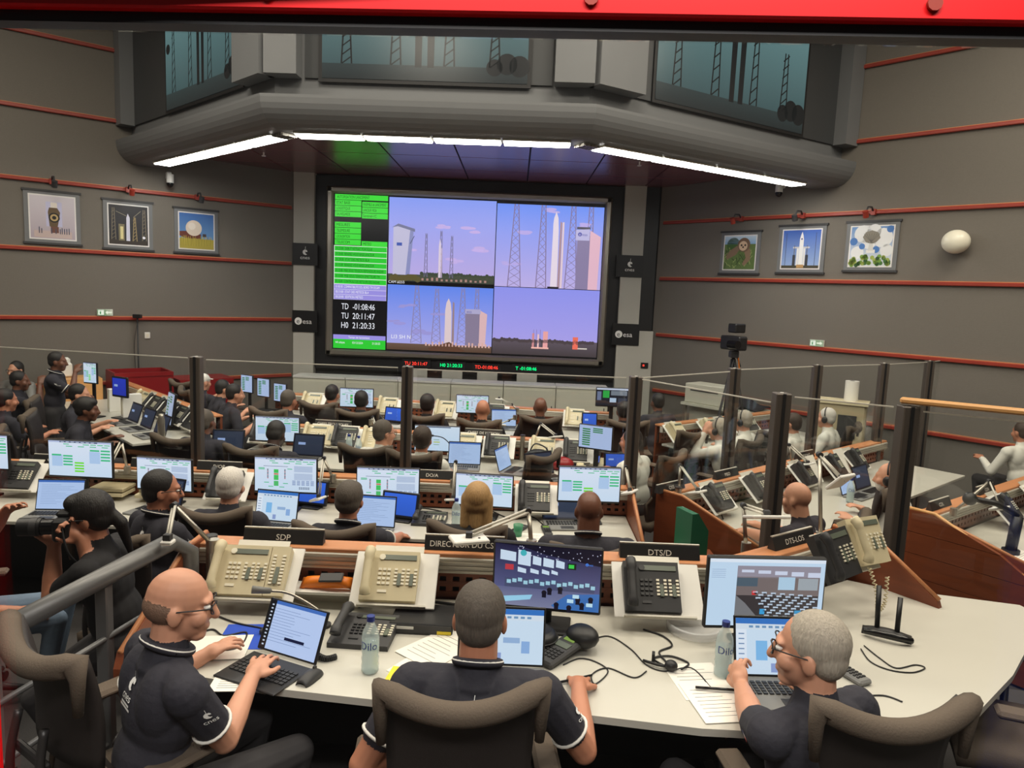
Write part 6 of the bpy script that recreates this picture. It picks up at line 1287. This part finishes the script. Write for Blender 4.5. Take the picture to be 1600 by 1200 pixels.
# ================================================================ angled desks beyond the glass
V5 = .0125
for f_, kit, t in ((.12, PH_BLACK, 'black phone at the green file box'), (.27, PH_BLACK, 'black phone before the man in navy'), (.47, PH_BLACK, 'black phone beside the hanging sheets'), (.62, PH_BLACK, 'black phone before the bearded man in white'), (.74, PH_BLACK, 'last black phone of the angled desk')): sp(MR1, LR1 * f_, kit, 'white shelf under the ' + t, t)
for f_, t in ((.53, 'hanging printed sheet on the angled desk'), (.68, 'small printed card on the angled desk')): one('hanging_sheet', MB().box((0, 0, 0), (.2, .004, .28), 'paper'), t, 'paper', MR1 @ TR(LR1 * f_, -.12, .9, 0, -.5))
one('low_cupboard', MB().box((0, 0, .35), (.5, .36, .70), 'wood', ch=.004).box((0, -.182, .36), (.44, .008, .6), 'wood_y'), 'low wooden cupboard carrying the green file box', 'cupboard', TR(1.24, 4.95, 0, .0))
thing('file_box', 'dark green slanted file box at the wood end panel', 'file box', TR(1.27, 4.84, .701, .4) @ Matrix.Scale(.85, 4), [('box', MB().prism([(0, 0), (.17, 0), (.17, .25), (.06, .4), (0, .4)], 0, .22, 'green', Matrix(((1, 0, 0, 0), (0, 0, 1, 0), (0, 1, 0, 0), (0, 0, 0, 1)))))])
q = MR1 @ Vector((LR1 * .6, -.5, 0)); laptop(q.x, q.y, .74, .72, ui_off, 'dark laptop before the bearded man in white', br='screen_dim', open_=1.9); q = MR1 @ Vector((LR1 * .52, -.5, 0)); laptop(q.x, q.y, .74, .72, ui_doc, 'small laptop with a pale blue page on the angled desk', w=.26, d=.18, open_=1.9); q = MR1 @ Vector((LR1 * .46, -.62, 0)); bottle(q.x, q.y, .74, 'water bottle on the angled desk behind the glass')
one('paper_pile', MB().box((0, 0, .0), (.3, .21, .02), 'paper', ch=.004).box((.01, 0, .014), (.28, .2, .008), 'white'), 'pile of printed papers on the low wooden cupboard', 'papers', TR(1.13, 4.92, .712, .35))
lamp_px((1058, 800), (1063, 727), (1090, 765), 5.75, 'task lamp with a thin arm over the black phone at the file box', yaw=.7); lamp_px((1165, 862), (1162, 790), (1198, 802), 3.75, 'white-headed task lamp standing behind the DTS/D plate', hs=(.2, .14), yaw=.1, z=1.2); lamp_px((1235, 760), (1233, 695), (1262, 722), 6.9, 'task lamp with a thin arm before the hanging sheets', yaw=.7)
cable('loose_cable', [(*P(a, b, .74).to_2d(), .746) for a, b in ((1085, 822), (1100, 812), (1115, 820), (1100, 828), (1080, 815), (1120, 800), (1130, 812))], 'looped black cable on the angled desk beside the file box', .005)
sit(1240, 743, 1.29, .75, .3, 'man in navy bent over a phone in his hands behind the glass post', 'office chair of the man bent over a phone', hl=(1165, 830), hr=(1185, 820), skin='skin_a', hair=('none',), logo=1, voxel=.0095, back=-.06, cyaw=.0, bw=1.1)
sit(1386, 718, 1.28, .9, .25, 'bearded bald man in a white shirt writing at the angled desk', None, shirt='shirt_white', long_=True, skin='skin_a', hair=('none',), beard='hair_white', headset=True, voxel=V5)
q = P(1316, 862, .5); chair(q.x, q.y, 0, 1.1, 'large office chair with a tall curved back beside the wide dark post')
for f_, kit, t in ((.05, PH_BEIGE, 'cream phone nearest the fork post beyond the glass'), (.3, PH_BEIGE, 'cream phone with a dark strip before the first headset operator'), (.42, PH_BLACK, 'black phone beside the first headset operator'), (.62, PH_BLACK, 'black phone before the second headset operator')): sp(MR0, LR0 * f_, kit, 'white shelf under the ' + t, t)
for a in ((1120, 657, 1.23, .8, .25, 'headset operator in a white shirt with grey hair resting his chin', 'office chair behind the headset operator resting his chin', dict(hair=('short', 'hair_grey'), hl=(-.05, .3, 1.08))), (1160, 651, 1.2, .9, .1, 'headset operator in glasses beside the metal post', 'dark office chair between the headset operators', dict(hair=('short', 'hair_grey'), glasses=True)), (1236, 652, 1.22, .8, .15, 'person in white between the two metal posts', None, dict(hair=('short', 'hair_brown'))), (1290, 641, 1.24, .9, .15, 'white-haired headset operator in a white shirt beside the beige box', 'office chair behind the white-haired headset operator', dict(hair=('short', 'hair_white')))):
    sit(a[0], a[1], a[2], a[3], a[4], a[5], a[6], voxel=V5, shirt='shirt_white', long_=True, skin='skin_a', headset='head' in a[5], back=-.06, **a[7])
q = P(1050, 735, .6); chair(q.x, q.y, 0, .6, 'office chair with draped dark clothes near the fork post')
q = P(1310, 700, .0); bx_ = W(1312, 655, 9.5); thing('beige_locker', 'beige metal locker carrying a white roll behind the glass', 'locker', TR(bx_.x, 9.5, 0, -.5), [('body', MB().box((0, 0, .62), (.62, .4, 1.24), 'beige_d', ch=.02)), ('opening', MB().box((.1, -.203, .95), (.22, .01, .3), 'dgrey')), ('top', MB().box((0, 0, 1.25), (.66, .44, .03), 'beige'))]); one('paper_roll', MB().cyl((0, 0, 0), .085, .26, 'white', 20).cyl((0, 0, .26), .03, .004, 'dgrey', 12), 'white paper roll standing on the beige locker', 'paper roll', TR(bx_.x + .12, 9.5, 1.265))
tb = W(1135, 650, 11.2); thing('work_table', 'cream table with a draped jacket below the television camera', 'table', TR(tb.x, 11.2, 0, -.84), [('top', MB().box((0, 0, .86), (1.3, .6, .04), 'cabinet')), ('body', MB().box((0, .08, .43), (1.2, .4, .82), 'cabinet')), ('leg', MB().box((-.6, -.25, .42), (.05, .05, .84), 'alu')), ('leg', MB().box((.6, -.25, .42), (.05, .05, .84), 'alu'))]); one('dark_jacket', MB().grid(lambda u, v: (-.3 + .6 * u, -.22 + .44 * v, .02 + .12 * math.sin(PI * u) * math.sin(PI * v) + .02 * math.sin(11 * u + 4 * v)), 14, 10, 'navy2', -.02), 'dark jacket lying on the cream table', 'jacket', TR(tb.x + .22, 11.0, .9, -.84)); one('cream_crate', MB().box((0, 0, .0), (.7, .4, .3), 'cabinet', ch=.01).box((0, -.2, .05), (.5, .01, .02), 'dgrey'), 'cream box on the table behind the tripod', 'box', TR(tb.x - .22, 11.36, 1.035, -.84))
# television camera on its tripod
tc = W(1146, 560, 10.4); fx_, fy_ = tc.x, 10.4; zt = W(1148, 548, 10.4).z
legs_ = [('leg', MB().tube([(0, 0, zt - .1), (.42 * math.cos(a), .42 * math.sin(a), .02)], [.022, .014], 'black', 8).tube([(.03 * math.cos(a + 1), .03 * math.sin(a + 1), zt - .12), (.42 * math.cos(a), .42 * math.sin(a), .02)], .01, 'dgrey', 6)) for a in (-2.6, -.5, 1.6)]
thing('television_camera', 'black television camera with a viewfinder on a tall tripod', 'camera', TR(fx_, fy_, 0), legs_ + [('head', MB().box((0, 0, zt - .05), (.12, .12, .1), 'dgrey', ch=.01)), ('body', MB().box((0, .02, zt + .11), (.17, .38, .2), 'black', TR(0, 0, 0, .5), .02)), ('lens', MB().cyl((0, 0, 0), .06, .16, 'black_gloss', 16, TR(-.13, -.2, zt + .1, .5, PI / 2))), ('viewfinder', MB().box((.02, 0, zt + .32), (.2, .16, .13), 'black', TR(0, 0, 0, .5), .015)), ('pan_bar', MB().tube([(.05, .1, zt - .02), (.2, .3, zt - .25)], .012, 'black', 6)), ('cable', MB().tube(smoothpts([(.08, .1, zt), (.12, .05, zt - .4), (.06, .02, zt - .8), (.15, .05, .02)], 6), .01, 'orange', 6))])
# desk beyond the plank panel
for f_, kit, t in ((.5, PH_BLACK, 'black phone beyond the plank panel'), (.8, PH_BEIGE, 'cream phone at the far end beyond the plank panel')): sp(MR2, LR2 * f_, kit, 'white shelf under the ' + t, t)
q = MR2 @ Vector((.5, -.45, 0)); thing('microphone_arm', 'black jointed arm with a round head beyond the plank panel', 'stand', TR(q.x, q.y, .74), [('column', MB().cyl((0, 0, 0), .06, .03, 'black', 14).tube([(0, 0, .02), (.02, 0, .28)], .04, 'black', 10)), ('arm', MB().tube([(.02, 0, .28), (-.12, .03, .36), (-.26, .06, .38)], .022, 'black', 8)), ('head', MB().ell((-.3, .07, .38), (.05, .05, .05), 'black', 12, 8))])
lamp_px((1490, 800), (1546, 752), (1562, 790), 5.4, 'task lamp with thin double arm beyond the plank panel', yaw=.6); q = MR2 @ Vector((.35, -.6, 0)); sheet(TR(q.x, q.y, .74, .66), .3, .21, 'white papers lying beyond the plank panel')
sit(1597, 662, 1.25, .2, .1, 'person in pale clothes at the frame edge behind the glass', None, shirt='shirt_white', long_=True, skin='skin_b', hair=('short', 'hair_brown'), voxel=V5)
q = P(1480, 690, .6); chair(q.x, q.y, 0, .8, 'dark office chair behind the oak-topped glass')
